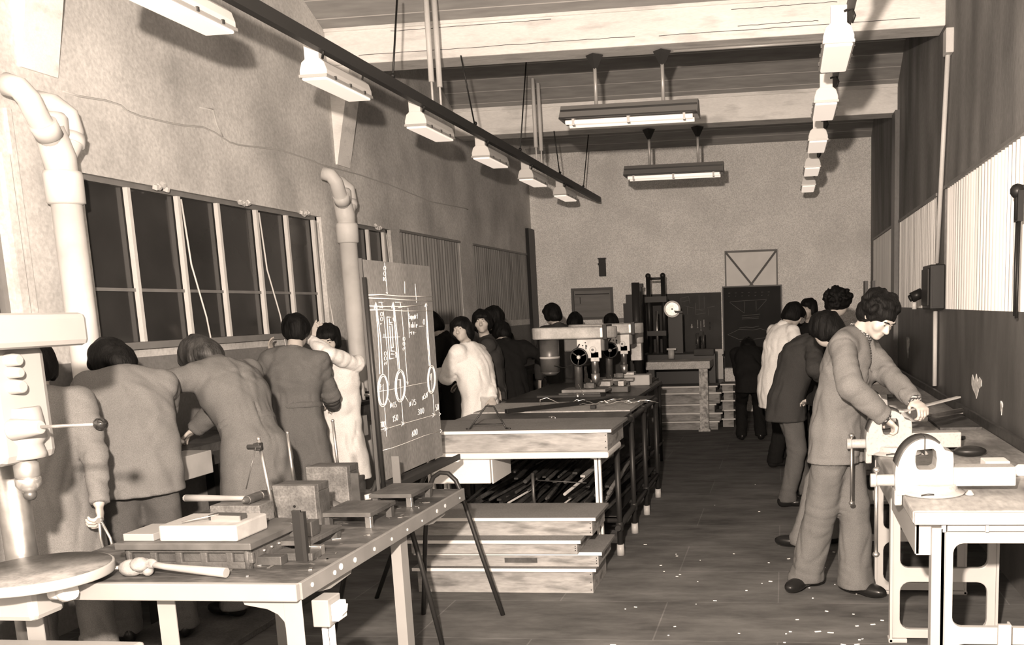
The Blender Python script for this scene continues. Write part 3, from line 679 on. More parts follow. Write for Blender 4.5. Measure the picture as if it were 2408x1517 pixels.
MB().lathe([(.012,-.034),(.012,-.03),(.020,-.03),(.020,-.026)], o=(.0,-.0,.035), axis='y', n=16).build('screw', M_darksteel, t)
t = thing('file', 'big file with pale worn blade and black handle with bright tip near chalk board foot', 'file', (-1.93,4.10,FT+.02), .62)
MB().tube([(-.03,0,0),(.03,0,.003),(.10,0,.006),(.14,0,.008)], .016, n=10, rs=[.013,.017,.017,.014]).build('blade', mat('rag_white',.5,.8,mott=.3,mscale=20,dark=.1,darkamt=.7,dscale=20), t)
MB().tube([(.13,0,.008),(.16,0,.012),(.24,0,.022)], .013, n=10, rs=[.012,.015,.012]).build('handle', M_black, t)
MB().tube([(.24,0,.022),(.27,0,.026)], .011, n=10, rs=[.012,.009]).build('ferrule', M_bright, t)
tag(MB().box(-1.74,-1.685,3.135,3.165,FT,FT+.034).build('gauge_block', M_bright, bevel=.002), 'bright little block at front right corner of nearest low plate', 'block')
tag(MB().box(-1.80,-1.70,3.085,3.11,FT,FT+.006).build('steel_rule', M_bright), 'short bright strip lying below the black square', 'strip')
tag(MB().tube([(-1.875,3.02,FT+.028),(-1.875,3.02,FT+.005),(-1.85,3.02,FT+.004)], .004, n=6).build('bent_pin', M_bright), 'bent bright pin beside the surface plate foot', 'pin')
rr = random.Random(4); sw = MB()
for k in range(70):
    x, y = rr.uniform(-1.95,-1.62), rr.uniform(2.85,4.3)
    sw.obox((x,y,FT+.002),(rr.uniform(.004,.035),rr.uniform(.003,.012),.002),(0,0,rr.uniform(0,3)))
tag(sw.build('swarf', M_steel), 'bright filings and shavings scattered on the marking table top', 'swarf', kind='stuff')

# ------------------------------------------------------------------ bench drill at the left edge
t = thing('drilling_machine', 'overexposed pale drilling machine cut by left edge, chuck over round table', 'drilling machine', (-2.60, 2.95, 0))
D = dict(world=True)
Mdr = mat('drill_cream', .29, .4, mott=.04, mscale=5)
MB().lathe([(.0,0),(.22,0),(.222,.006),(.222,.034),(.0,.034)], o=(-2.475,2.74,.826), n=56).build('round_table', Mdr, t, bevel=.003, **D)
MB().lathe([(.0,0),(.214,0),(.214,.002),(.0,.002)], o=(-2.475,2.74,.860), n=48).build('table_face', mat('drill_table_worn', .13,.5,mott=.5,mscale=7,fine=.2,dark=.3,darkamt=.4,dscale=9), t, **D)
b = MB().box(-2.75,-2.44,2.66,2.80,.70,.826); b.build('table_arm', Mdr, t, bevel=.02, **D)
MB().cyl((-2.40,2.70,.79),(-2.34,2.70,.79),.022,n=12).cyl((-2.36,2.70,.79),(-2.33,2.70,.80),.032,n=12).build('clamp_handle', M_white, t, **D)
MB().box(-2.80,-2.345,2.55,2.95,1.59,1.70).build('belt_cover', Mdr, t, bevel=.02, **D)
b = MB().box(-2.80,-2.44,2.62,2.86,1.22,1.60); b.build('head', Mdr, t, bevel=.03, **D)
for (zc,r_) in ((1.555,.045),(1.515,.04),(1.47,.05)):
    MB().cyl((-2.47,2.70,zc),(-2.40,2.70,zc),r_*.6,r_*.4,n=14).build('knob', Mdr, t, bevel=.004, **D)
MB().lathe([(.06,1.40),(.065,1.36),(.07,1.30),(.055,1.28),(.062,1.25),(.062,1.235),(.05,1.232)], o=(-2.465,2.74,0), n=28).build('spindle_collar', Mdr, t, **D)
ck = MB().lathe([(.03,1.232),(.032,1.22),(.036,1.215),(.036,1.175),(.034,1.172)], o=(-2.465,2.74,0), n=24).build('chuck', mat('chuck_sleeve',.35,.4,metal=.7,mott=.2,mscale=20), t, **D)
MB().lathe([(.034,1.172),(.037,1.165),(.037,1.145),(.028,1.13),(.016,1.118)], o=(-2.465,2.74,0), n=24).build('chuck_jaws', M_bright, ck, **D)
MB().sph((-2.465,2.74,1.112),.020,14).build('spindle_nose', M_darksteel, ck, **D)
MB().cyl((-2.44,2.68,1.335),(-2.34,2.68,1.342),.036,.022,n=18).build('feed_hub', Mdr, t, bevel=.004, **D)
fh = MB().cyl((-2.35,2.68,1.342),(-2.15,2.68,1.348),.0055,n=10).build('feed_handle', M_bright, t, **D)
MB().sph((-2.134,2.68,1.348),.0215,20).build('handle_ball', mat('black_bakelite',.008,.08,spec=.8), fh, **D)
MB().cyl((-2.72,2.95,0),(-2.72,2.95,1.6),.05,n=24).build('column', M_steel, t, **D)
MB().box(-2.95,-2.19,2.78,3.18,.0,.03).build('base_plate', Mdr, t, bevel=.01, **D)
t = thing('cream_machine_bed', 'pale flat machine bed just showing at the bottom left corner', 'machine bed', (-2.4,2.5,0))
MB().box(-2.90,-2.15,2.40,2.78,.56,.60).build('bed', Mdr, t, bevel=.012, world=True)
MB().box(-2.85,-2.3,2.45,2.72,0,.56).build('cabinet', Mdr, t, bevel=.01, world=True)

# ------------------------------------------------------------------ easel with the chalk drawing
BX = -1.99
t = thing('chalk_easel', 'tube-legged easel with tall chalk board showing a technical drawing marked 600', 'easel', (BX, 4.77, 0))
MB().box(BX-.012,BX,4.335,5.205,.84,1.925).build('board', M_slate, t, bevel=.002, world=True)
MB().box(BX-.014,BX+.002,4.325,4.335,.80,1.93).build('edge_strip', mat('board_edge',.06,.6), t, world=True)
MB().box(BX-.02,BX+.10,4.36,5.215,.812,.828).box(BX+.09,BX+.103,4.36,5.215,.812,.845).build('chalk_ledge', M_blackiron, t, bevel=.003, world=True)
MB().tube([(BX+.01,4.32,1.84),(BX+.012,4.33,1.3),(BX+.015,4.34,.75)], .011, n=10).build('upright', M_blackiron, t, world=True)
MB().tube([(-1.737,4.353,.0),(-1.83,4.37,.45),(-1.90,4.38,.75),(BX+.0,4.40,.78)], .0125, n=10).build('leg', M_blackiron, t, world=True)
q = [(-1.561,4.82,0),(-1.66,4.82,.34),(-1.735,4.82,.62),(-1.757,4.82,.70),(-1.78,4.82,.76),(-1.82,4.82,.80),(-1.865,4.82,.805),(-1.905,4.82,.78),(-1.935,4.82,.72),(-1.95,4.82,.64),(-1.975,4.82,.45),(-2.02,4.82,.0)]
MB().tube(q, .0125, n=10).build('leg', M_blackiron, t, world=True)
MB().tube([(-2.316,4.33,0),(-2.18,4.34,.5),(BX-.02,4.35,.85)], .0125, n=10).build('leg', M_blackiron, t, world=True)
MB().tube([(-2.42,5.10,0),(-2.25,5.11,.4),(BX-.02,5.12,.85)], .0125, n=10).build('leg', M_blackiron, t, world=True)
# chalk strokes, traced in board coordinates: (y, z)
def bz(px, py):   # a point of the drawing measured on the photograph of the board, in 0..650 x 0..1517, laid on the board plane
    # bilinear board coordinates from the four corners
    (x0,y0),(x1,y1),(x2,y2),(x3,y3) = (38,22),(452,72),(550,1290),(150,1455)   # TL TR BR BL
    u, v = .5, .5
    for _ in range(12):
        fx = (1-u)*(1-v)*x0+u*(1-v)*x1+u*v*x2+(1-u)*v*x3 - px
        fy = (1-u)*(1-v)*y0+u*(1-v)*y1+u*v*y2+(1-u)*v*y3 - py
        a = (1-v)*(x1-x0)+v*(x2-x3); b_ = (1-u)*(x3-x0)+u*(x2-x1)
        c = (1-v)*(y1-y0)+v*(y2-y3); d = (1-u)*(y3-y0)+u*(y2-y1)
        det = a*d-b_*c; u -= (fx*d-fy*b_)/det; v -= (fy*a-fx*c)/det
    u = u*4.335/(4.335*u+5.205*(1-u)) if False else u
    return (u, v)
def persp(u):  # even spacing along the board's depth from the foreshortened picture fraction
    return 4.335*5.205/(5.205-u*(5.205-4.335)) if True else 0
def bp(px, py):
    u, v = bz(px, py); return (BX+.0015, persp(u), 1.925 - v*1.085)
def stroke(pts, r, b, j=.0):
    P = [bp(*p) for p in pts]
    if len(P) == 2: P = [P[0], tuple((P[0][i]+P[1][i])/2 for i in range(3)), P[1]]
    b.tube(P, r, n=5)
thick = MB(); thin = MB()
for s_ in ([(60,245),(150,243),(260,255),(380,260),(468,262)],[(60,262),(200,270),(300,280),(470,290)],[(70,312),(160,318),(300,322),(420,312)],[(72,338),(150,338),(300,350),(470,352)],
          [(120,300),(138,520),(147,745)],[(127,330),(152,520),(165,745)],[(228,300),(245,520),(262,720)],[(236,330),(256,520),(270,718)],[(430,310),(445,500),(462,700)],[(432,335),(438,500),(455,705)],
          [(112,330),(120,290),(130,330)],[(220,330),(227,292),(240,335)],[(424,325),(430,303),(440,325)],
          [(190,385),(208,650)],[(190,385),(228,388)],[(228,388),(232,410)],[(205,420),(234,418)],[(205,395),(205,420)],[(205,430),(232,432)],[(222,435),(230,575)],[(208,440),(218,600)],[(215,578),(240,580)],[(216,600),(250,605)],[(208,650),(248,645)],[(248,645),(246,605)],[(218,620),(246,622)]):
    stroke(s_, .0026, thick)
for (cx,cy,rx,ry) in ((166,852,33,104),(275,826,32,104),(470,792,24,90),(168,852,27,92),(276,826,25,92),(470,792,18,80)):
    stroke([(cx+rx*math.cos(2*PI*k/24), cy+ry*math.sin(2*PI*k/24)) for k in range(25)], .0026, thick)
for s_ in ([(120,858),(200,850),(300,832),(400,815),(510,803)],[(178,960),(190,1150)],[(285,930),(296,1080)],[(480,888),(490,1020)],[(175,45),(192,240)],[(185,230),(192,240),(196,228)],
          [(298,165),(300,240)],[(362,180),(372,300)],[(280,340),(300,560),(322,820)],[(316,800),(323,820),(328,800)],[(168,350),(195,620),(205,820)],[(320,330),(330,520)],
          [(165,512),(270,512),(280,515)],[(145,1108),(190,1098),(296,1070),(400,1045),(490,1022),(530,1018)],[(150,1243),(230,1225),(320,1195),(430,1155),(540,1128)],
          [(160,1100),(145,1110),(158,1122)],[(520,1008),(531,1018),(522,1028)],[(163,1230),(148,1243),(160,1254)],[(528,1118),(541,1128),(530,1140)],
          [(178,1088),(200,1112)],[(200,1086),(178,1114)],[(170,1098),(207,1104)],[(284,1058),(308,1084)],[(308,1056),(284,1086)],[(480,1012),(502,1034)],[(502,1010),(480,1036)],
          [(200,905),(222,950)],[(305,890),(332,940)],[(458,850),(440,890)],[(390,448),(436,448)],[(168,820),(170,940)],[(278,780),(280,925)],[(470,750),(474,870)],
          [(140,292),(185,292)],[(158,292),(162,330)],[(145,326),(180,322)],[(240,293),(298,297)],[(272,297),(278,330)],[(262,328),(298,322)],
          [(172,490),(172,512)],[(330,490),(345,482),(365,490),(382,480)]):
    stroke(s_, .0013, thin)
# lettering: simple stroke digits and words placed where they stand on the board
G = {'0':[[(.5,0),(.12,.15),(0,.5),(.12,.85),(.5,1),(.88,.85),(1,.5),(.88,.15),(.5,0)]],'1':[[(.2,.75),(.6,1),(.6,0)]],'3':[[(.05,.9),(.5,1),(.9,.8),(.45,.55),(.95,.35),(.8,.08),(.4,0),(0,.1)]],'5':[[(1,1),(.1,1),(.08,.55),(.6,.62),(.95,.42),(.9,.12),(.5,0),(0,.08)]],
     '6':[[(.8,1),(.3,.7),(.05,.35),(.2,.05),(.6,0),(.92,.2),(.8,.45),(.4,.5),(.1,.35)]],'7':[[(0,1),(1,1),(.4,0)]],'2':[[(0,.8),(.5,1),(1,.75),(0,0),(1,0)]],'4':[[(.7,0),(.7,1),(0,.35),(1,.35)]],'8':[[(.5,.5),(0,.75),(.5,1),(1,.75),(.5,.5),(0,.2),(.5,0),(1,.2),(.5,.5)]],
     'o':[[(.3,.08),(.08,.3),(.15,.62),(.5,.75),(.82,.55),(.8,.2),(.5,.03),(.3,.08)],[(.1,-.1),(.9,.9)]],'P':[[(0,0),(0,1),(.9,.9),(.9,.55),(0,.5)]],'L':[[(.1,1),(0,0),(.9,0)]],'T':[[(0,1),(1,1)],[(.5,1),(.5,0)]],
     'S':[[(1,.9),(.3,1),(.1,.6),(.9,.4),(.7,0),(0,.1)]],'u':[[(0,.6),(.1,0),(.8,0),(.9,.6)]],'p':[[(0,-.3),(0,.6),(.8,.5),(.7,0),(0,.1)]],'r':[[(0,0),(0,.6),(.7,.6)]],'t':[[(.4,1),(.4,0)],[(0,.6),(.9,.6)]],'a':[[(.9,.6),(.1,.5),(.1,0),(.8,.1),(.9,.6),(.9,0)]],'b':[[(0,1),(0,0),(.8,0),(.8,.5),(0,.5)]],'l':[[(.3,1),(.3,0)]],'e':[[(0,.3),(.9,.35),(.6,.6),(.1,.5),(.1,0),(.9,0)]]}
def write(txt, px, py, w_, h_, rot90=False, slope=0, r=.0014):
    for i, c in enumerate(txt):
        for s_ in G.get(c, []):
            if rot90: P = [(px + (1-b_)*-w_*0 + (b_)*-w_ + slope*i, py - (i*1.3+a)*h_) for a, b_ in s_]
            else: P = [(px + (i*1.35+a)*w_, py - b_*h_ + slope*i) for a, b_ in s_]
            stroke(P, r, thin)
write('100',152,1088,7,38); write('150',228,1056,9,38,slope=-4); write('300',388,1018,10,38,slope=-4); write('50',498,998,8,42,slope=-5); write('600',352,1158,9,40,slope=-5)
write('o65',212,962,11,34); write('o75',334,958,11,36,slope=-3); write('o50',416,920,8,32,slope=-6); write('PL',150,845,13,36); write('T',264,830,18,44); write('L',464,795,12,40)
write('500',183,160,14,26,rot90=True); write('100',164,440,14,24,rot90=True); write('200',188,690,14,24,rot90=True); write('200',304,600,14,24,rot90=True); write('90',402,440,9,36)
write('Support',326,400,6,32); write('table',328,455,8,36); write('lt',340,500,10,20)
thick.build('chalk_lines', M_chalk, t, world=True); thin.build('chalk_lettering', M_chalk, t, world=True)
sm = MB(); rr = random.Random(2)
# ------------------------------------------------------------------ stacked timber platforms on the floor, desk, racks
def platform(x0,x1,y0,y1,z0,h,lab,top=.02,over=.025,group='timber platforms stacked on the floor in the aisle',marks=(),rz=0.0,small=False):
    cx, cy = (x0+x1)/2, (y0+y1)/2; a, c = (x1-x0)/2, (y1-y0)/2
    t = thing('wooden_platform', lab, 'platform', (cx,cy,z0), rz, group)
    b = MB().box(-a,a,-c,-c+.025,0,h-top).box(-a,a,c-.025,c,0,h-top).box(-a,-a+.025,-c+.025,c-.025,0,h-top).box(a-.025,a,-c+.025,c-.025,0,h-top)
    sb = b.build('side_boards', M_wood, t, bevel=.002)
    MB().box(-a-over,a+over,-c-over*.7,c+over*.7,h-top,h).build('top_board', M_woodtop, t, bevel=.002)
    MB().box(-a-over,a+over,-c-over*.7-.0015,-c-over*.7+.0005,h-top,h-.001).build('front_edge', M_woodedge, t)
    if not small:
        for k in range(3): MB().cyl((a-.012,-c-.001,.02+k*(h-top-.04)/2),(a-.012,-c+.001,.02+k*(h-top-.04)/2),.0035,n=8).build('nail', M_black, sb)
    for (mx,mz,mw,mh) in marks:
        MB().box(mx-mw/2,mx+mw/2,-c-.0012,-c+.0,mz-mh/2,mz+mh/2).build('dark_stain', mat('stain',.07,.8,mott=.4,mscale=20), t)
    return t
platform(-2.21,-1.135,5.23,5.65,0.0,.155,'bottom platform of the timber stack in front of the desk, longest pale side')
platform(-2.2,-1.10,5.25,5.65,.156,.093,'second platform from the floor, with a dark smudge on its front',marks=((.08,.038,.20,.03),))
platform(-2.22,-1.21,5.19,5.61,.25,.086,'third platform from the floor, set back to the left of its neighbours')
platform(-2.23,-1.135,5.28,5.665,.337,.113,'topmost platform of the floor stack under the desk')
t = thing('metal_desk', 'white metal desk with a hanging drawer under the timber platform', 'desk', (-1.65,5.9,0), group=None)
MB().box(-2.3,-1.075,5.56,6.02,.752,.792).build('desk_top', M_white, t, bevel=.012, world=True)
for (x,y) in ((-1.195,5.70),(-1.25,5.97),(-2.29,5.70),(-2.29,5.97)):
    b = MB().box(x,x+.018,y,y+.03,0,.755).box(x+.026,x+.04,y,y+.03,0,.755); b.build('leg', M_white, t, world=True)
MB().prism([(-1.57,.745),(-1.18,.745),(-1.18,.66),(-1.185,.70),(-1.20,.725),(-1.25,.735),(-1.57,.738)], 5.705,5.71,'xz').build('gusset', M_white, t, world=True)
d = MB().box(-2.2,-1.83,5.565,5.95,.60,.75).build('drawer', M_white, t, bevel=.004, world=True)
MB().box(-1.82,-1.812,5.565,5.95,.60,.75).build('drawer_runner', M_white, d, world=True)
platform(-2.35,-1.085,5.60,6.17,.793,.137,'thick timber platform lying on the white desk, grey top',top=.02,group='timber platform on the desk',over=.03)
t = thing('wire_stand', 'small folded dark wire stand on top of the desk platform', 'stand', (-1.86,5.72,.93))
MB().tube([(-.115,-.06,.004),(-.08,-.03,.06),(-.025,0,.135),(-.02,.0,.14),(.025,.0,.14),(.03,.0,.135),(.085,-.03,.05),(.12,-.06,.004)], .0055, n=8).tube([(-.115,-.06,.004),(-.14,-.06,.004)],.0055,n=8).tube([(.12,-.06,.004),(.15,-.07,.004)],.0055,n=8).build('frame', M_blackiron, t)
MB().tube([(-.10,-.035,.03),(.1,-.035,.03)], .004, n=6).build('crossbar', M_blackiron, t)

# pipe-framed rack with steel plates on top and rods below
t = thing('pipe_rack', 'dark pipe-framed rack carrying wooden sheets, right side facing the aisle', 'rack', (-1.72,6.8,0))
fr = MB(); R_ = .019
for y in (6.09,6.71,7.33,8.02):
    for x in (-1.12,-2.35):
        leg = MB().cyl((x,y,.0),(x,y,.86 if y > 6.3 else .785),R_,n=12).build('leg', M_blackiron, t, world=True)
        MB().cyl((x,y,0),(x,y,.075),.028,.025,n=12).build('foot', M_tin, leg, world=True)
for z in (.86,.20):
    for x in (-1.12,-2.35): MB().cyl((x,6.21 if z > .5 else 6.02,z),(x,8.06,z),.02,n=12).build('rail', M_blackiron, t, world=True)
for z in (.86,.24):
    for y in ((6.24 if z > .5 else 6.09),6.71,7.33,8.02): MB().cyl((-2.35,y,z),(-1.12,y,z),.016,n=10).build('cross_rail', M_blackiron, t, world=True)
for y in (6.09,6.71,7.33): 
    for z in ((.86,.20) if y > 6.3 else (.20,)): MB().lathe([(.024,-.03),(.028,-.02),(.028,.02),(.024,.03)], o=(-1.12,y,z), n=12).build('joint', M_blackiron, t, world=True)
tag(MB().box(-2.36,-1.13,6.2,6.82,.882,.90).build('dark_sheet', M_darksteel, bevel=.002), 'dark steel sheet on the pipe rack just behind the desk platform', 'sheet')
tag(MB().box(-2.36,-1.15,6.86,7.55,.882,.905).build('wooden_sheet', mat('pale_sheet',.36,.7,mott=.35,mscale=4,fine=.2,dark=.1,darkamt=.5,dscale=4)), 'worn pale wooden sheet on the pipe rack with bent wires on it', 'sheet')
tag(MB().box(-2.35,-1.12,7.6,8.0,.882,.90).build('dark_sheet', M_blackiron), 'black sheet at the far end of the first pipe rack', 'sheet')
t = tag(MB().bar((-2.06,6.72,.925),(-1.42,7.48,.925),.035,.03).build('steel_bar', M_black, bevel=.003), 'long black bar lying diagonally across the pale wooden sheet', 'bar')
tag(MB().box(-1.47,-1.43,6.95,7.0,.906,.935).build('iron_lump', M_black, bevel=.004), 'small black lump at the front of the pale wooden sheet', 'block')
tag(MB().box(-2.05,-1.9,6.35,6.42,.9005,.903).build('pale_strip', M_tin), 'thin pale strip lying on the dark sheet', 'strip')
rr = random.Random(11)
for k in range(9):
    x, y = rr.uniform(-1.75,-1.2), rr.uniform(7.15,7.45); P = [(x,y,.91)]; a = rr.uniform(-.4,.4)
    for i in range(6):
        a += rr.uniform(-.7,.7); x += .05*math.cos(a); y += .035*math.sin(a); P.append((x,y,.912+rr.uniform(0,.03)))
    tag(MB().tube(P, .0028, n=5).build('bent_wire', M_bright), 'thin bright bent wire in the tangle on the pale wooden sheet', 'wire', 'tangle of bent wires on the pale sheet')
tag(MB().tube([(-1.95,7.3,.91),(-1.95,7.3,.95),(-1.90,7.32,.965),(-1.85,7.33,.94),(-1.8,7.3,.92),(-1.76,7.28,.91)], .004, n=6).build('wire_hook', M_bright), 'bright curled wire hook left of the long black bar', 'wire')
tag(MB().tube([(-1.68,6.5,.903),(-1.64,6.52,.905),(-1.62,6.45,.903)], .003, n=5).tube([(-1.66,6.55,.903),(-1.65,6.47,.905)], .003, n=5).build('wire_twist', M_bright), 'tiny bright twist of wire on the dark sheet', 'wire')
# rods on the lower shelf
tag(MB().box(-2.33,-1.14,6.1,8.0,.262,.27).build('rack_shelf', M_blackiron), 'dark sheet shelf low in the pipe rack', 'shelf')
rr = random.Random(5)
for k in range(64):
    x = rr.uniform(-2.2,-1.2); lay = (k % 8); z = .285+lay*.034; dx = rr.uniform(-.16,.16); y0 = rr.uniform(5.95,6.25)+ (0 if lay<5 else .15)
    L_ = rr.uniform(1.3,1.75); h = .010+rr.random()*.008
    x = max(-2.15,min(-1.2,x)); x2 = max(-2.28,min(-1.17,x+dx))
    b = MB().bar((x,y0,z),(x2,y0+L_,z+rr.uniform(0,.015)),h*2.2,h) if k % 2 else MB().cyl((x,y0,z),(x2,y0+L_,z+rr.uniform(0,.015)),h*.8,n=8)
    tag(b.build('metal_rod', M_rust if k % 13 else M_tin), 'rusty rod in the pile on the low shelf of the pipe rack', 'rod', 'rusty rods piled under the pipe rack')
for k in range(5):
    x=-1.18-.02*k
    tag(MB().tube([(x,6.15,.45-.035*k),(x,6.9,.5-.035*k),(x+.01,7.6,.46-.035*k)], .013, n=8).build('metal_rod', mat('rod_rust',.12,.6,metal=.3,mott=.3,mscale=10)), 'paler rod at the aisle side of the rod pile', 'rod', 'paler rods at the aisle side of the pile')
tag(MB().box(-1.93,-1.87,6.0,6.1,.57,.62).build('wood_block', M_tin), 'small pale block at the back left of the rod pile', 'block')
tag(MB().tube([(-1.66,5.93,.60),(-1.66,5.92,.45),(-1.65,5.93,.3)], .012, n=6).tube([(-1.63,5.93,.55),(-1.3,5.93,.53)],.004,n=6).build('tie_strap', M_darksteel), 'grey strap hanging in front of the rod pile', 'strap')

# second pipe bench with drilling machines
t = thing('pipe_bench', 'second dark pipe-framed bench under the two drilling machines', 'bench', (-1.8,9.0,0))
for y in (8.12,9.0,9.95):
    for x in (-1.34,-2.5): MB().cyl((x,y,0),(x,y,.84),.018,n=10).build('leg', M_blackiron, t, world=True)
for z in (.84,.2):
    for x in (-1.34,-2.5): MB().cyl((x,8.1,z),(x,10.1,z),.018,n=10).build('rail', M_blackiron, t, world=True)
MB().box(-2.52,-1.33,8.09,10.1,.845,.862).build('bench_top', M_darksteel, t, world=True)
def pillar_drill(loc, lab, sc=1.0, second=False):
    t = thing('pillar_drill', lab, 'drilling machine', loc)
    X = lambda v: v*sc
    # local: column at 0,0 ; spindle towards +x ; motor towards -x
    MB().lathe([(.0,0),(.10,0),(.105,.02),(.10,.05),(.05,.07),(.05,.075)], o=(-.02,0,0), n=24).box(-.16,.22,-.14,.14,0,.055).build('base', M_castdark, t, bevel=.01)
    MB().box(-.13,.27,-.15,.13,.056,.085).build('table', mat('drill_table',.2,.45,metal=.4,mott=.3,mscale=12), t, bevel=.004)
    MB().cyl((0,0,.05),(0,0,.62),.036,n=24).build('column', M_steel, t)
    MB().lathe([(.036,.30),(.07,.31),(.072,.42),(.055,.44),(.05,.53)], n=24).build('column_sleeve', M_darksteel, t)
    MB().cyl((-.26,0,.24),(-.26,0,.53),.088,n=28).lathe([(.05,.21),(.088,.24)], o=(-.26,0,0), n=24).build('motor', M_drillbody, t)
    MB().cyl((-.26,0,.53),(-.26,0,.545),.02,n=12).lathe([(.0885,.36),(.092,.365),(.092,.375),(.0885,.38)], o=(-.26,0,0), n=24).build('motor_band', M_tin, t)
    hb = MB(); a = arc((-.30,0), .11, 90, 270, 10, '2'); bq = arc((.24,0), .13, -90, 90, 12, '2')
    hb.prism([(p[0], p[1]) for p in a]+[(p[0],p[1]) for p in bq], .535, .64, 'xy'); hb = hb.build('belt_cover', M_zinc, t, bevel=.012)
    MB().box(.262,.30,-.137,.137,.525,.655).build('cover_band', M_black, hb, bevel=.003)
    MB().box(-.10,.27,-.10,.09,.42,.537).build('head', M_drillbody, t, bevel=.012)
    f = MB().box(.02,.24,-.112,-.10,.36,.53).box(.14,.22,-.112,-.10,.33,.42); f.build('face_panel', mat('face_panel',.55,.4,metal=.2,mott=.2,mscale=14), t, bevel=.006)
    w_ = MB().lathe([(.070,-.165),(.080,-.170),(.084,-.16),(.080,-.150),(.070,-.155),(.070,-.165)], o=(.045,0,.375), axis='y', n=32); w_ = w_.build('hand_wheel', M_black, t)
    sp = MB()
    for k in range(3):
        a_ = k*2*PI/3+.4; sp.cyl((.045,-.155,.375),(.045+.075*math.cos(a_),-.16,.375+.075*math.sin(a_)),.009,n=8)
    sp.cyl((.045,-.10,.375),(.045,-.17,.375),.02,n=14); sp.build('wheel_spokes', M_darksteel, w_)
    MB().cyl((.045,-.175,.375),(.045,-.18,.375),.014,n=12).build('wheel_hub_cap', M_bright, w_)
    MB().lathe([(.022,-.125),(.030,-.12),(.032,-.11)], o=(.165,0,.435), axis='y', n=20).build('dial', M_white, t)
    MB().cyl((.165,-.126,.435),(.165,-.128,.435),.012,n=14).build('dial_centre', M_darksteel, t)
    k = MB()
    for (x,z) in ((.075,.475),(.11,.47),(.10,.50)): k.cyl((x,-.113,z),(x,-.12,z),.006,n=8)
    k.tube([(.0,-.12,.42),(.03,-.125,.46),(.05,-.13,.49)], .006, n=6).obox((.105,-.118,.462),(.008,.012,.04)); k.build('knobs', M_black, t)
    MB().cyl((.16,-.02,.22),(.16,-.02,.42),.032,n=18).lathe([(.032,.22),(.04,.215),(.036,.15),(.015,.12)], o=(.16,-.02,0), n=18).build('spindle', M_steel, t)
    MB().box(.08,.16,-.09,-.0,.086,.14).box(.05,.10,-.05,.05,.086,.13).build('machine_vise', M_darksteel, t, bevel=.006)
    MB().tube([(.02,-.12,.13),(.07,-.16,.05),(.075,-.17,.03)], .005, n=6).build('lever', M_bright, t)
    MB().tube([(-.2,-.09,.30),(-.1,-.11,.28),(0,-.12,.32),(.03,-.12,.4)], .004, n=6).build('cable', M_black, t)
    return t
pillar_drill((-1.86,8.35,.862), 'nearer pillar drill with pale belt cover and black hand wheel')
p2 = pillar_drill((-1.80,9.55,.862), 'farther pillar drill, partly behind the nearer one, hand wheel facing aisle')
t = thing('pillar_drill', 'third pillar drill head just visible behind the second one', 'drilling machine', (-1.63,10.4,0))
MB().cyl((0,0,.86),(0,0,1.93),.045,n=16).build('column', M_blackiron, t)
MB().lathe([(.06,1.42),(.062,1.28),(.055,1.27)], o=(.02,-.08,0), n=18).build('collar', M_tin, t)
MB().box(-.05,.07,-.18,-.06,1.08,1.27).build('head', M_zinc, t, bevel=.006)
MB().box(-.2,.2,-.2,.2,0,.86).build('pedestal', M_castdark, t)
tag(MB().box(-2.2,-1.62,8.13,8.17,.862,.905).build('slab', M_boardfar), 'low grey slab standing at the front of the drill bench', 'slab')
tag(MB().cyl((-1.82,8.10,.863),(-1.82,8.10,.93),.02,n=14).build('steel_bush', M_steel), 'short bright steel cylinder at the front of the drill bench', 'cylinder')
t = thing('machine_vise', 'machine vise with pale jaws on bench right of nearer drill', 'vise', (-1.60,8.85,.862))
MB().box(-.2,.12,-.08,.08,0,.06).build('body', M_drillbody, t, bevel=.008); MB().box(-.18,-.05,-.07,.07,.06,.11).box(.02,.08,-.07,.07,.06,.11).build('jaw', M_steel, t, bevel=.004)
t = thing('machine_vise', 'paler machine vise farther along the drill bench', 'vise', (-1.56,9.6,.862))
MB().box(-.12,.18,-.08,.1,0,.11).build('body', M_tin, t, bevel=.01); MB().box(-.1,.02,-.07,.07,.11,.14).build('jaw', M_steel, t, bevel=.004)
tag(MB().box(-1.62,-1.4,9.85,10.05,.862,.92).build('iron_block', M_darksteel, bevel=.01), 'dark block at the far end of the drill bench', 'block')

# far table on heavy steel leg, test machine with dial
t = thing('far_table', 'pale slab table on one thick mottled steel leg, end of the aisle', 'table', (-1.4,12.6,0))
MB().box(-1.83,-.975,12.3,12.9,.832,.935).build('table_slab', mat('far_slab',.42,.6,mott=.2,mscale=10,fine=.25), t, bevel=.01, world=True)
M_mot = mat('mottled_paint',.42,.6,mott=.4,mscale=25,dark=.1,darkamt=.7,dscale=20)
MB().box(-1.125,-1.035,12.32,12.35,.03,.832).box(-1.035,-1.01,12.32,12.42,.03,.832).build('leg', M_mot, t, world=True)
MB().box(-1.145,-.99,12.3,12.42,0,.03).build('foot_plate', M_mot, t, world=True)
MB().box(-1.8,-1.72,12.35,12.45,0,.832).build('leg', M_blackiron, t, world=True)
t = thing('testing_machine', 'tall dark testing machine with round white dial and twin-column frame', 'testing machine', (-1.6,13.3,0))
MB().box(-2.0,-.95,13.05,13.6,0,1.0).build('cabinet', M_black, t, bevel=.01, world=True)
for x in (-1.90,-1.69):
    MB().cyl((x,13.3,1.0),(x,13.3,2.08),.032,n=14).sph((x,13.3,2.09),.04,12).build('column', M_blackiron, t, world=True)
MB().cyl((-1.93,13.3,2.05),(-1.66,13.3,2.05),.018,n=10).build('crosshead', M_blackiron, t, world=True)
MB().box(-1.95,-1.64,13.22,13.38,1.72,1.80).build('crosshead', M_blackiron, t, world=True)
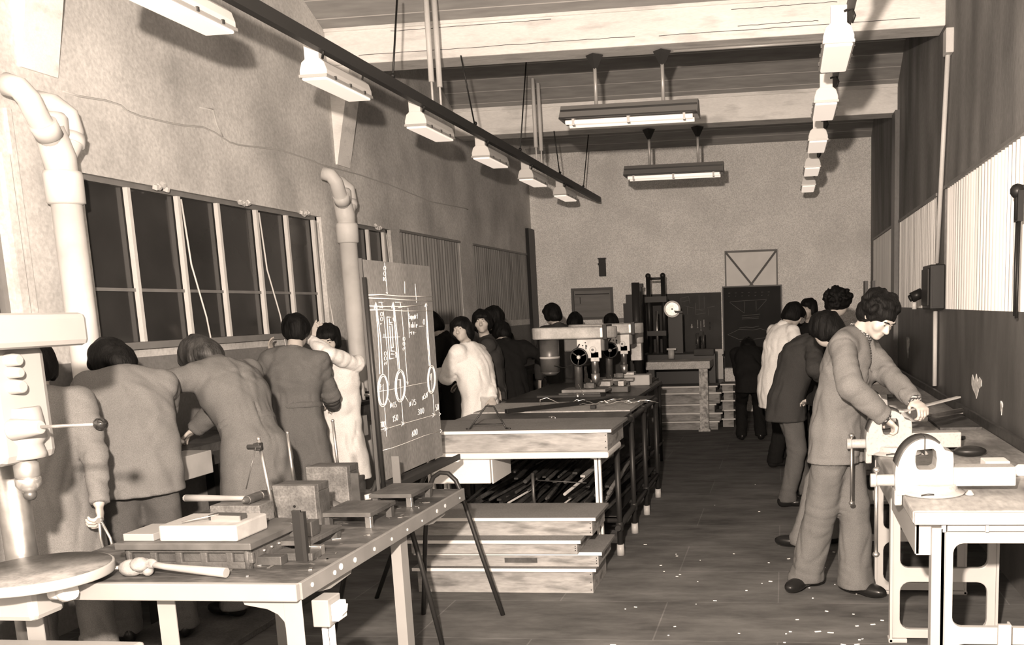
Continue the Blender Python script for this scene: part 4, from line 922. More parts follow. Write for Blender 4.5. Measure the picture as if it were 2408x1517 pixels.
MB().box(-1.93,-1.66,13.24,13.36,1.25,1.32).build('crosshead', M_blackiron, t, world=True)
MB().cyl((-1.795,13.3,1.0),(-1.795,13.3,1.6),.02,n=10).build('screw', M_steel, t, world=True)
MB().box(-1.62,-1.42,13.2,13.3,1.0,1.55).build('dial_pillar', M_blackiron, t, world=True)
dl = MB().cyl((-1.545,13.12,1.62),(-1.545,13.08,1.62),.115,n=40).build('dial', M_white, t, world=True)
MB().cyl((-1.545,13.085,1.62),(-1.545,13.075,1.62),.012,n=12).prism([(-1.52,1.60),(-1.40,1.59),(-1.40,1.56),(-1.50,1.565)],13.06,13.078,'xz').build('pointer', M_black, dl, world=True)
MB().lathe([(.09,-.001),(.095,-.002),(.095,0)], o=(-1.545,13.079,1.62), axis='y', n=32).build('dial_ring', M_steel, dl, world=True)
MB().cyl((-1.56,12.95,.94),(-1.56,12.95,1.06),.045,n=16).box(-1.62,-1.49,12.93,13.0,1.06,1.085).build('anvil', M_tin, t, world=True)
MB().box(-1.25,-.97,12.98,13.2,.97,1.06).build('side_tray', M_boardfar, t, bevel=.01, world=True)
MB().cyl((-1.2,13.1,1.06),(-1.2,13.1,1.28),.02,n=10).cyl((-1.12,13.1,1.06),(-1.12,13.1,1.3),.012,n=10).build('fitting', M_darksteel, t, world=True)
t = thing('pillar_post', 'dark slotted post with bright edge left of the testing machine', 'post', (-1.99,13.0,0))
MB().box(-2.02,-1.945,12.92,13.04,0,1.93).build('post', M_blackiron, t, world=True); MB().box(-2.005,-1.995,12.915,12.92,1.2,1.78).build('bright_edge', M_steel, t, world=True)
MB().box(-2.03,-1.93,12.90,13.045,1.93,1.98).build('cap', M_black, t, world=True)
t = thing('dark_cupboard', 'dark cupboard to the left of the testing machine', 'cupboard', (-2.15,13.4,0))
MB().box(-2.23,-2.05,13.3,13.6,0,1.84).box(-2.27,-2.23,13.3,13.6,0,1.72).build('body', M_black, t, world=True)
t = thing('wall_shelf', 'low grey ledge on end wall behind the drills', 'shelf', (-2.5,14.5,1.3))
MB().box(-2.80,-2.25,14.42,14.6,1.44,1.50).build('ledge', mat('ledge',.22,.8), t, world=True); MB().box(-2.42,-2.28,14.42,14.5,1.50,1.62).build('box', M_boardfar, t, world=True)
# stack of platforms under/behind the far table
zz = 0
for k,(x0,x1,h,lab) in enumerate(((-1.70,-.86,.10,'lowest'),(-1.72,-.86,.10,'second lowest'),(-1.74,-.92,.11,'third'),(-1.78,-.88,.12,'fourth'),(-1.78,-.92,.14,'topmost'))):
    platform(x0,x1,13.02-.0,13.5,0,.1,'dummy') if False else None
zl = 0.0
for k,(x0,x1,h,lab) in enumerate(((-1.74,-.90,.12,'lowest'),(-1.76,-.86,.11,'second from floor'),(-1.78,-.94,.12,'middle'),(-1.80,-.87,.15,'second from top'),(-1.80,-.92,.09,'topmost'))):
    platform(x0,x1,12.49+.02*(k%2),12.9,zl,h,'%s board box in the far stack behind the thick steel leg' % lab, group='far stack of timber platforms',small=True); zl += h+.001
zl = 0.0
for k,h in enumerate((.12,.12,.13,.12,.1)):
    platform(-.85+.02*(k%2),-.70,12.75,13.1,zl,h,'%s small box in the stack right of the far stack' % ['lowest','second','third','fourth','topmost'][k], group='small boxes right of the far stack',small=True); zl += h+.001
t = thing('white_box', 'pale upright box between testing machine and far blackboard', 'box', (-.92,13.5,0))
MB().box(-.97,-.88,13.5,13.6,.60,.93).build('panel', M_tin, t, world=True); MB().box(-.97,-.88,13.52,13.6,0,.6).build('support', M_black, t, world=True)
MB().box(-.99,-.87,13.49,13.6,.96,1.03).box(-.96,-.89,13.52,13.58,.93,.96).build('lid', M_tin, t, world=True)
# ------------------------------------------------------------------ floor litter
rr = random.Random(21); fb = MB()
for k in range(70):
    if k < 36: x, y = rr.uniform(-.9,.45), rr.uniform(4.2,6.2)
    elif k < 54: x, y = rr.uniform(.0,.7), rr.uniform(3.9,5.0)
    else: x, y = rr.uniform(-2.5,.3), rr.uniform(4.2,9.5)
    s_ = rr.uniform(.003,.009)
    fb.obox((x,y,.002),(s_*rr.uniform(1,4),s_,.003),(0,0,rr.uniform(-.6,.6)))
tag(fb.build('floor_litter', M_rubble), 'pale chips and scraps scattered over the dark floor', 'litter', kind='stuff')

t = thing('duckboard', 'low floor board under the nearest students, seen beneath the marking table', 'floor board', (-3.3,4.0,0))
MB().box(-3.44,-2.80,3.05,5.15,.0,.034).build('board', mat('duckboard',.085,.85,mott=.3,mscale=6,fine=.2), t, bevel=.004, world=True)
M_bpaint = mat('bench_enamel', .36, .45, mott=.05, mscale=6)
# ------------------------------------------------------------------ right-hand workbench and vises
BT = .85
t = thing('workbench', 'long worn wooden workbench along the right wall on white cast legs', 'workbench', (.88,6.5,0))
MB().box(.485,1.235,3.62,12.6,BT-.05,BT).build('bench_top', M_benchtop, t, bevel=.008, world=True)
MB().box(.49,1.235,3.605,3.625,BT-.052,BT-.004).build('front_edge', M_benchedge, t, bevel=.004, world=True)
MB().box(1.235,1.26,3.6,12.6,BT-.02,BT+.055).build('back_board', M_darksteel, t, bevel=.003, world=True)
MB().box(.62,1.22,3.64,3.67,BT-.085,BT-.053).build('end_rail', M_bpaint, t, world=True)
rb = MB()
for x in (.60,.76,.92,1.08): rb.box(x,x+.012,3.625,3.65,BT-.085,BT-.053)
rb.build('rail_ribs', M_bpaint, t, world=True)
def castleg(y, x0=.50, x1=1.0, nm='leg_frame'):
    b = MB()
    b.frame(x0,x1,.33,.76,.045,y-.015,y+.015,'xz',r=.04)
    b.frame(x0,x1,.02,.35,.045,y-.0149,y+.0149,'xz',r=.05)
    b.box(x0-.01,x0+.08,y-.03,y+.03,0,.02).box(x1-.08,x1+.01,y-.03,y+.03,0,.02)
    b.build(nm, M_bpaint, t, bevel=.004, world=True)
    MB().box(x0-.004,x0+.008,y-.03,y+.03,.0,.8).box(x1-.008,x1+.004,y-.03,y+.03,0,.8).build('leg_flange', M_bpaint, t, world=True)
castleg(3.66,.60,1.2); castleg(4.5); castleg(5.28); castleg(6.4); castleg(7.6); castleg(8.9)
MB().box(.56,.612,3.63,3.70,0,.78).build('leg', mat('grey_white_paint',.3,.45), t, bevel=.003, world=True)
# tool pocket with slanted dark side under the corner
MB().box(.505,.61,3.66,3.68,.665,.80).build('apron', M_bpaint, t, world=True)
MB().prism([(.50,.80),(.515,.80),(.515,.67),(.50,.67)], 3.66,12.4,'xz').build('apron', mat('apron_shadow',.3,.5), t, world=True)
c = MB().box(.62,1.25,3.56,3.575,.265,.295); c.build('cross_brace', M_bpaint, t, world=True)
MB().box(.80,.84,3.55,3.565,.0,.42).box(.84,.848,3.55,3.59,.0,.42).build('brace_post', M_bpaint, t, world=True)
M_vise = mat('vise_paint', .37, .4, mott=.05, mscale=8, dark=.06, darkamt=.25, dscale=70)
M_vedge = mat('vise_worn_edge', .05, .5, metal=.3, mott=.3, mscale=20)
def vise():
    t = thing('bench_vise', '', 'vise', (0,0,0), group=None)
    # local: x=0 spindle line start at jaw body, z=0 bench top. near face at y=-.06
    outline = [(-.115,.0),(-.119,.06)]+[(.119*math.cos(math.radians(a_)), .085+.158*math.sin(math.radians(a_))) for a_ in range(176,55,-6)]+[(.082,.19),(.115,.18),(.118,.145),(.118,.0)]
    hole = [(-.03,.115),(-.036,.14),(-.036,.165),(-.03,.19),(.035,.195),(.045,.185),(.05,.15),(.045,.115),(.03,.108),(-.02,.108)]
    # ring between outline and hole, built as strips: angle-sorted bridging
    cx, cz = .005, .15
    def resamp(P, n):
        out = []
        for i in range(n):
            a = 2*PI*i/n; d = Vector((math.cos(a), math.sin(a))); best = 0
            for k in range(len(P)):
                p, q = Vector(P[k])-Vector((cx,cz)), Vector(P[(k+1)%len(P)])-Vector((cx,cz)); e = q-p
                den = d.x*e.y-d.y*e.x
                if abs(den) < 1e-9: continue
                tt = (p.x*e.y-p.y*e.x)/den; uu = (p.x*d.y-p.y*d.x)/den
                if tt > 0 and -1e-6 <= uu <= 1+1e-6: best = max(best, tt)
            out.append((cx+d.x*best, cz+d.y*best))
        return out
    n = 96; O = resamp(outline, n); Hh = resamp(hole, n)
    vs = [(a,-.055,b) for a,b in O]+[(a,.055,b) for a,b in O]+[(a,-.055,b) for a,b in Hh]+[(a,.055,b) for a,b in Hh]
    fs = []
    for i in range(n):
        j = (i+1)%n; fs += [(i,j,n+j,n+i),(2*n+i,3*n+i,3*n+j,2*n+j),(i,2*n+i,2*n+j,j),(n+i,n+j,3*n+j,3*n+i)]
    MB().add(vs, fs).build('body', M_vise, t, bevel=.004)
    e = MB(); arcp = [(.121*math.cos(math.radians(a_)), .085+.161*math.sin(math.radians(a_))) for a_ in range(164,54,-5)]
    vs = []
    for a, b in arcp: vs += [(a,-.058,b),(a,.058,b),(a*.93,-.058,b-.008),(a*.93,.058,b-.008)]
    fs = []
    for i in range(len(arcp)-1): o = 4*i; p = o+4; fs += [(o,p,p+1,o+1),(o,o+2,p+2,p),(o+1,p+1,p+3,o+3)]
    e.add(vs, fs, True).build('worn_edge', M_vedge, t)
    MB().box(-.045,.052,-.05,.05,.196,.226).build('jaw_plate', M_vise, t, bevel=.004)
    MB().box(-.002,.002,-.062,.06,.17,.246).build('jaw_gap', M_black, t)
    MB().box(.10,.37,-.045,.045,.035,.115).build('slide', M_vise, t, bevel=.005)
    MB().cyl((-.11,-.0,.055),(-.19,.0,.055),.026,.024,n=18).cyl((-.19,0,.055),(-.215,0,.055),.029,n=18).build('screw_head', M_vise, t, bevel=.003)
    hb = MB().cyl((-.19,-.0,.105),(-.19,-.0,-.265),.0085,n=12).build('handle_bar', M_steel, t)
    MB().sph((-.19,0,.10),.016,14,(1,1,.8)).build('handle_knob', M_steel, hb); MB().sph((-.19,0,-.268),.016,14,(1,1,.8)).build('handle_knob', M_steel, hb)
    MB().lathe([(.0,.0),(.13,.0),(.135,.008),(.12,.014),(.105,.02),(.10,.045),(.0,.045)], o=(.04,.0,0), n=36).build('swivel_base', M_vise, t, bevel=.003)
    MB().box(-.12,-.088,-.05,.05,-.045,.02).build('base_lug', M_vise, t, bevel=.006)
    MB().lathe([(.018,.0),(.02,.004),(.012,.012),(.006,.02)], o=(.185,-.05,0), n=12).build('clamp_bolt', M_vise, t)
    MB().tube([(-.02,-.115,.01),(.01,-.118,.016),(.03,-.117,.014)], .005, n=6).build('locking_pin', M_vedge, t)
    return t
v = vise(); v.location = (.57, 3.97, BT+.001); v.scale = (1,1,1)
v['label'] = 'nearest and largest-looking bench vise, pale paint with black chipped rim'; v['group'] = 'pale vises bolted along the right bench'
dup(v, (.54, 5.02, BT+.001), label='second bench vise, the one the curly-haired student works at')
dup(v, (.53, 6.1, BT+.001), label='third bench vise, partly hidden behind the student arm')
dup(v, (.53, 7.9, BT+.001), label='fourth bench vise, hidden behind the bent student')
v.children[0]
# things on the right bench
t = thing('lit_box', 'bright sheet-metal box on far part of the right bench', 'box', (.93, 8.3, BT))
MB().box(.70,.86,8.0,8.3,BT+.03,BT+.19).build('front_panel', mat('bright_panel',.7,.4), t, world=True); MB().box(.86,.90,8.0,8.3,BT+.0,BT+.21).build('side', M_tin, t, world=True)
MB().box(.68,.90,8.3,8.33,BT+.0,BT+.21).build('back', M_tin, t, world=True)
tag(MB().box(.66,.80,7.5,7.7,BT+.001,BT+.07).build('metal_block', M_tin, bevel=.004), 'pale block below the bright box on the right bench', 'block')
tag(MB().box(.72,.88,6.7,6.95,BT+.001,BT+.075).build('metal_block', M_bpaint, bevel=.004), 'bright block end beyond the third vise', 'block')
tag(MB().tube([(.74,5.3,BT+.18),(.84,5.42,BT+.15),(1.05,5.75,BT+.14)], .012, n=6, rs=[.012,.016,.016]).build('file_tang', M_steel), 'short shadowed metal stem beside student hands', 'stem')
tag(MB().bar((.60,4.95,BT+.232),(.96,5.35,BT+.262),.028,.009).build('flat_file', M_tin, bevel=.001), 'long flat pale file pushed across the second vise by the student', 'file')
tag(MB().sph((.94,4.9,BT+.028),.07,16,(1.2,.7,.40)).build('dark_pouch', M_black), 'rounded black pouch on the bench behind nearest vise', 'pouch')
tag(MB().bar((.78,5.35,BT+.012),(1.02,5.5,BT+.012),.03,.02).build('file', M_black, bevel=.003), 'long dark file lying flat on the bench', 'file')
tag(MB().bar((.76,5.15,BT+.012),(.92,5.2,BT+.012),.05,.02).build('file', M_black, bevel=.003), 'short black bar on the bench beside the second vise slide', 'bar')
tag(MB().box(.92,1.03,4.42,4.54,BT+.001,BT+.055).build('paper_block', M_paper, bevel=.004), 'white crumpled block, left of the pair on the bench', 'block')
tag(MB().prism([(1.0,BT+.001),(1.075,BT+.001),(1.075,BT+.052),(1.05,BT+.052),(1.01,BT+.02)], 4.34,4.36,'xz').build('paper_piece', M_paper, bevel=.002), 'white notched card right of the crumpled block on the bench', 'card')
tag(MB().box(.78,.86,4.25,4.32,BT+.001,BT+.035).build('steel_block', M_darksteel, bevel=.004), 'dark block under the nearest vise slide', 'block')
tag(MB().cyl((.89,4.26,BT+.001),(.89,4.26,BT+.035),.018,n=12).build('steel_bush', M_steel), 'little bright cylinder under the nearest vise slide', 'cylinder')
tag(MB().box(1.10,1.16,6.3,6.34,BT+.056,BT+.066).build('chalk_piece', M_paper), 'small white piece on the bench back board', 'chalk')
tag(MB().box(.95,1.2,5.9,6.6,BT+.001,BT+.018).build('dark_board', M_castdark), 'thin dark board lying far along the right bench', 'board')
for k in range(2):
    t = tag(MB().box(.80+.07*k,.83+.07*k,9.6,9.8,BT,BT+1.0).build('upright_bar', M_black), ['left','right'][k]+' of two dark uprights behind the curly-haired student head', 'upright')
# ------------------------------------------------------------------ implicit-surface modelling for the figures
class SDF:
    def __init__(s, lo, hi, h):
        s.h = h; s.lo = np.array(lo, float); n = np.ceil((np.array(hi)-s.lo)/h).astype(int)+1
        s.n = n; s.F = np.full(tuple(n), .2, np.float32)
    def _sub(s, a, b, m):
        lo = np.maximum(0, np.floor((np.minimum(a, b)-m-s.lo)/s.h).astype(int)); hi = np.minimum(s.n, np.ceil((np.maximum(a, b)+m-s.lo)/s.h).astype(int)+1)
        if np.any(hi <= lo): return None
        ax = [(s.lo[i]+s.h*np.arange(lo[i], hi[i])).astype(np.float32) for i in range(3)]
        X, Y, Z = np.meshgrid(*ax, indexing='ij')
        return (slice(lo[0],hi[0]), slice(lo[1],hi[1]), slice(lo[2],hi[2])), X, Y, Z
    def _put(s, sl, d, k):
        A = s.F[sl]
        if k <= 0: s.F[sl] = np.minimum(A, d); return
        hh = np.clip(.5+.5*(A-d)/k, 0, 1); s.F[sl] = A*(1-hh)+d*hh-k*hh*(1-hh)
    def cap(s, a, b, ra, rb=None, k=.02):
        rb = ra if rb is None else rb; a = np.array(a, float); b = np.array(b, float); r = max(ra, rb)+k+2.5*s.h
        q = s._sub(a, b, r)
        if q is None: return s
        sl, X, Y, Z = q; d = b-a; L2 = float(d@d)+1e-12
        t = np.clip(((X-a[0])*d[0]+(Y-a[1])*d[1]+(Z-a[2])*d[2])/L2, 0, 1)
        D = np.sqrt((X-a[0]-t*d[0])**2+(Y-a[1]-t*d[1])**2+(Z-a[2]-t*d[2])**2)-(ra+(rb-ra)*t)
        s._put(sl, D, k); return s
    def ell(s, c, r, R=None, k=.02, cut=False):
        c = np.array(c, float); r = np.array(r, float); R = np.eye(3) if R is None else R
        q = s._sub(c, c, float(r.max())+abs(k)+2.5*s.h)
        if q is None: return s
        sl, X, Y, Z = q; X, Y, Z = X-c[0], Y-c[1], Z-c[2]
        u = [(R[0,i]*X+R[1,i]*Y+R[2,i]*Z)/r[i] for i in range(3)]
        k0 = np.sqrt(u[0]**2+u[1]**2+u[2]**2)+1e-9
        k1 = np.sqrt((u[0]/r[0])**2+(u[1]/r[1])**2+(u[2]/r[2])**2)+1e-9
        D = k0*(k0-1)/k1
        if cut:
            A = s.F[sl]; hh = np.clip(.5-.5*(A+D)/max(k,1e-4), 0, 1); s.F[sl] = A*(1-hh)+(-D)*hh+k*hh*(1-hh)
        else: s._put(sl, D, k)
        return s
    def loft(s, secs, k=.03, flat=(False, False)):
        """secs: list of (centre, half-width vector, half-depth vector): elliptical sections"""
        for i in range(len(secs)-1):
            (c0,u0,v0),(c1,u1,v1) = secs[i], secs[i+1]
            c0, c1, u0, u1, v0, v1 = [np.array(q_, float) for q_ in (c0,c1,u0,u1,v0,v1)]
            m = max(np.linalg.norm(q_) for q_ in (u0,u1,v0,v1))+k+2.5*s.h
            q = s._sub(c0, c1, m)
            if q is None: continue
            sl, X, Y, Z = q; d = c1-c0; L = np.linalg.norm(d); dn = d/L
            PX, PY, PZ = X-c0[0], Y-c0[1], Z-c0[2]
            t = (PX*dn[0]+PY*dn[1]+PZ*dn[2])/L; tc = np.clip(t, 0, 1)
            PX, PY, PZ = PX-d[0]*tc, PY-d[1]*tc, PZ-d[2]*tc
            nu0, nu1, nv0, nv1 = [np.linalg.norm(q_) for q_ in (u0,u1,v0,v1)]
            uu = u0/nu0; vv = v0/nv0
            wu = nu0+(nu1-nu0)*tc; wv = nv0+(nv1-nv0)*tc
            a = (PX*uu[0]+PY*uu[1]+PZ*uu[2]); b = (PX*vv[0]+PY*vv[1]+PZ*vv[2]); e = (PX*dn[0]+PY*dn[1]+PZ*dn[2])
            we = np.minimum(wu, wv)
            k0 = np.sqrt((a/wu)**2+(b/wv)**2+(e/we)**2)+1e-9
            k1 = np.sqrt((a/wu**2)**2+(b/wv**2)**2+(e/we**2)**2)+1e-9
            D = k0*(k0-1)/k1
            if i == 0 and flat[0]: D = np.maximum(D, -t*L)
            if i == len(secs)-2 and flat[1]: D = np.maximum(D, (t-1)*L)
            s._put(sl, D, k)
        return s
    def cutplane(s, p, n, lo=None, hi=None):
        """remove everything on the side n points to, beyond p (within an optional box)"""
        a = np.array(lo if lo is not None else s.lo); b = np.array(hi if hi is not None else s.lo+s.h*s.n)
        q = s._sub(a, b, 0)
        if q is None: return s
        sl, X, Y, Z = q; n = np.array(n, float); n /= np.linalg.norm(n)
        D = (X-p[0])*n[0]+(Y-p[1])*n[1]+(Z-p[2])*n[2]
        s.F[sl] = np.maximum(s.F[sl], D); return s
    def wrinkle(s, amp, freq, seed, aniso=(1,1,1), n=7, box=None):
        r = np.random.RandomState(seed)
        ax = [(s.lo[i]+s.h*np.arange(s.n[i])).astype(np.float32) for i in range(3)]
        X, Y, Z = np.meshgrid(*ax, indexing='ij', sparse=True)
        G = 0
        for i in range(n):
            d = r.normal(size=3); d /= np.linalg.norm(d); d = d*np.array(aniso)*freq*r.uniform(.6,1.5); ph = r.uniform(0,6.28)
            e = r.normal(size=3)*freq*.35
            G = G+np.sin(X*d[0]+Y*d[1]+Z*d[2]+ph+.9*np.sin(X*e[0]+Y*e[1]+Z*e[2]))
        s.F = s.F+(amp/n**.5*G).astype(np.float32); return s
    def folds(s, amp, seeds):
        """seeds: (centre, direction across the folds, wavelength, radius): sharp cloth folds fading away from a centre"""
        for (c, d, wl_, rad) in seeds:
            c = np.array(c, float); q = s._sub(c-rad*1.6, c+rad*1.6, 0)
            if q is None: continue
            sl, X, Y, Z = q; d = nrm(d); X, Y, Z = X-c[0], Y-c[1], Z-c[2]
            o = nrm(np.cross(d, [.3,.5,.8])); ph = (X*d[0]+Y*d[1]+Z*d[2])
            al = X*o[0]+Y*o[1]+Z*o[2]
            w_ = ph*(2*PI/wl_)+1.3*np.sin(al*9+c[0]*31)+.8*np.sin(ph*23+al*14+c[2]*17)
            g = np.exp(-(X*X+Y*Y+Z*Z)/(rad*rad))
            s.F[sl] += (amp*g*(1.35*np.exp(-(np.sin(w_*.5)/.38)**2)-.45)).astype(np.float32)
        return s
    def groove(s, p, n, c, rad, depth=.005, sig=.006, side=None):
        """stitched seam: a shallow line where the plane (p, n) meets the cloth within rad of c"""
        c = np.array(c, float); q = s._sub(c-rad, c+rad, 0)
        if q is None: return s
        sl, X, Y, Z = q; n = nrm(n); D = (X-p[0])*n[0]+(Y-p[1])*n[1]+(Z-p[2])*n[2]
        g = np.exp(-(D/sig)**2)*np.clip((rad-np.sqrt((X-c[0])**2+(Y-c[1])**2+(Z-c[2])**2))/.02, 0, 1)
        if side is not None: d = nrm(side); g = g*(((X-c[0])*d[0]+(Y-c[1])*d[1]+(Z-c[2])*d[2]) > 0)
        s.F[sl] += (depth*g).astype(np.float32); return s
    def patch(s, c, u, v, hu, hv, h=.005):
        """patch pocket: raise the cloth inside a rectangle seen along u x v"""
        c = np.array(c, float); r = max(hu, hv)+.08; q = s._sub(c-r, c+r, 0)
        if q is None: return s
        sl, X, Y, Z = q; u = nrm(u); v = nrm(v); w_ = np.cross(u, v)
        a = np.abs((X-c[0])*u[0]+(Y-c[1])*u[1]+(Z-c[2])*u[2]); b = np.abs((X-c[0])*v[0]+(Y-c[1])*v[1]+(Z-c[2])*v[2]); e = np.abs((X-c[0])*w_[0]+(Y-c[1])*w_[1]+(Z-c[2])*w_[2])
        m = np.clip((hu-a)/.006,0,1)*np.clip((hv-b)/.006,0,1)*(e < .07); s.F[sl] -= (h*m).astype(np.float32); return s
    def mesh(s):
        F = s.F; I = F < 0; n = s.n; h = s.h
        cnt = np.zeros(tuple(n-1), np.uint8)
        for dx in (0,1):
            for dy in (0,1):
                for dz in (0,1): cnt += I[dx:n[0]-1+dx, dy:n[1]-1+dy, dz:n[2]-1+dz]
        act = np.argwhere((cnt > 0) & (cnt < 8))
        if len(act) == 0: return [], []
        idx = np.full(tuple(n-1), -1, np.int32); idx[act[:,0],act[:,1],act[:,2]] = np.arange(len(act))
        P = np.zeros((len(act),3)); C = np.zeros(len(act))
        cor = [(a,b,c) for a in (0,1) for b in (0,1) for c in (0,1)]
        val = {c_: F[act[:,0]+c_[0],act[:,1]+c_[1],act[:,2]+c_[2]].astype(float) for c_ in cor}
        for c_ in cor:
            for ax in range(3):
                if c_[ax] == 1: continue
                d_ = list(c_); d_[ax] = 1; d_ = tuple(d_); f0, f1 = val[c_], val[d_]; m = (f0 < 0) != (f1 < 0)
                t = np.where(m, f0/np.where(m, f0-f1, 1), 0)
                q = np.array(c_, float)[None].repeat(len(act),0); q[:,ax] += t
                P[m] += q[m]; C[m] += 1
        V = s.lo+h*(act+P/C[:,None])
        quads = []
        for ax in range(3):
            a, b = [(1,2),(2,0),(0,1)][ax]
            s0 = [slice(1,-1)]*3; s1 = [slice(1,-1)]*3; s0[ax] = slice(0,-1); s1[ax] = slice(1,None)
            A, B = I[tuple(s0)], I[tuple(s1)]
            for flip, M_ in ((0, A & ~B), (1, B & ~A)):
                e = np.argwhere(M_)
                if len(e) == 0: continue
                off = np.ones(3, int); off[ax] = 0; e = e+off
                def g(da, db):
                    q = e.copy(); q[:,a] -= da; q[:,b] -= db; return idx[q[:,0],q[:,1],q[:,2]]
                Q = np.stack([g(1,1), g(0,1), g(0,0), g(1,0)], 1)
                quads.append(Q[:, ::-1] if flip else Q)
        Q = np.concatenate(quads); Q = Q[(Q >= 0).all(1)]
        return V, Q
    def build(s, name, m, parent, smooth=2):
        V, Q = s.mesh()
        V = np.asarray(V)
        if len(V) == 0: return None
        # a little Laplacian smoothing
        for _ in range(smooth):
            S = np.zeros_like(V); K = np.zeros(len(V))
            for i in range(4):
                a, b = Q[:,i], Q[:,(i+1)%4]
                for c in range(3): S[:,c] += np.bincount(a, V[b,c], len(V))+np.bincount(b, V[a,c], len(V))
                K += np.bincount(a, minlength=len(V))+np.bincount(b, minlength=len(V))
            V = V*.45+.55*S/np.maximum(K,1)[:,None]
        me = bpy.data.meshes.new(name); nq = len(Q)
        me.vertices.add(len(V)); me.vertices.foreach_set('co', V.astype(np.float32).ravel())
        me.loops.add(nq*4); me.loops.foreach_set('vertex_index', Q.astype(np.int32).ravel())
        me.polygons.add(nq); me.polygons.foreach_set('loop_start', np.arange(0,nq*4,4,dtype=np.int32)); me.polygons.foreach_set('loop_total', np.full(nq,4,np.int32))
        me.polygons.foreach_set('use_smooth', np.ones(nq,bool)); me.update(calc_edges=True); me.validate()
        me.materials.append(m)
        o = bpy.data.objects.new(name, me); COL.objects.link(o); o.parent = parent
        return o

HEADS = []
def nrm(v): v = np.array(v, float); return v/(np.linalg.norm(v)+1e-12)
def rotx(a): c,s_=math.cos(a),math.sin(a); return np.array([[1,0,0],[0,c,-s_],[0,s_,c]])
def roty(a): c,s_=math.cos(a),math.sin(a); return np.array([[c,0,s_],[0,1,0],[-s_,0,c]])
def rotz(a): c,s_=math.cos(a),math.sin(a); return np.array([[c,-s_,0],[s_,c,0],[0,0,1]])
def ik(a, b, l1, l2, pole):
    a, b = np.array(a,float), np.array(b,float); d = b-a; L = np.linalg.norm(d); L = min(L, (l1+l2)*.998); dn = nrm(d); b = a+dn*L
    x = (l1*l1-l2*l2+L*L)/(2*L); y = math.sqrt(max(1e-6, l1*l1-x*x)); p = np.array(pole,float); p = nrm(p-dn*(p@dn))
    return a+dn*x+p*y, b

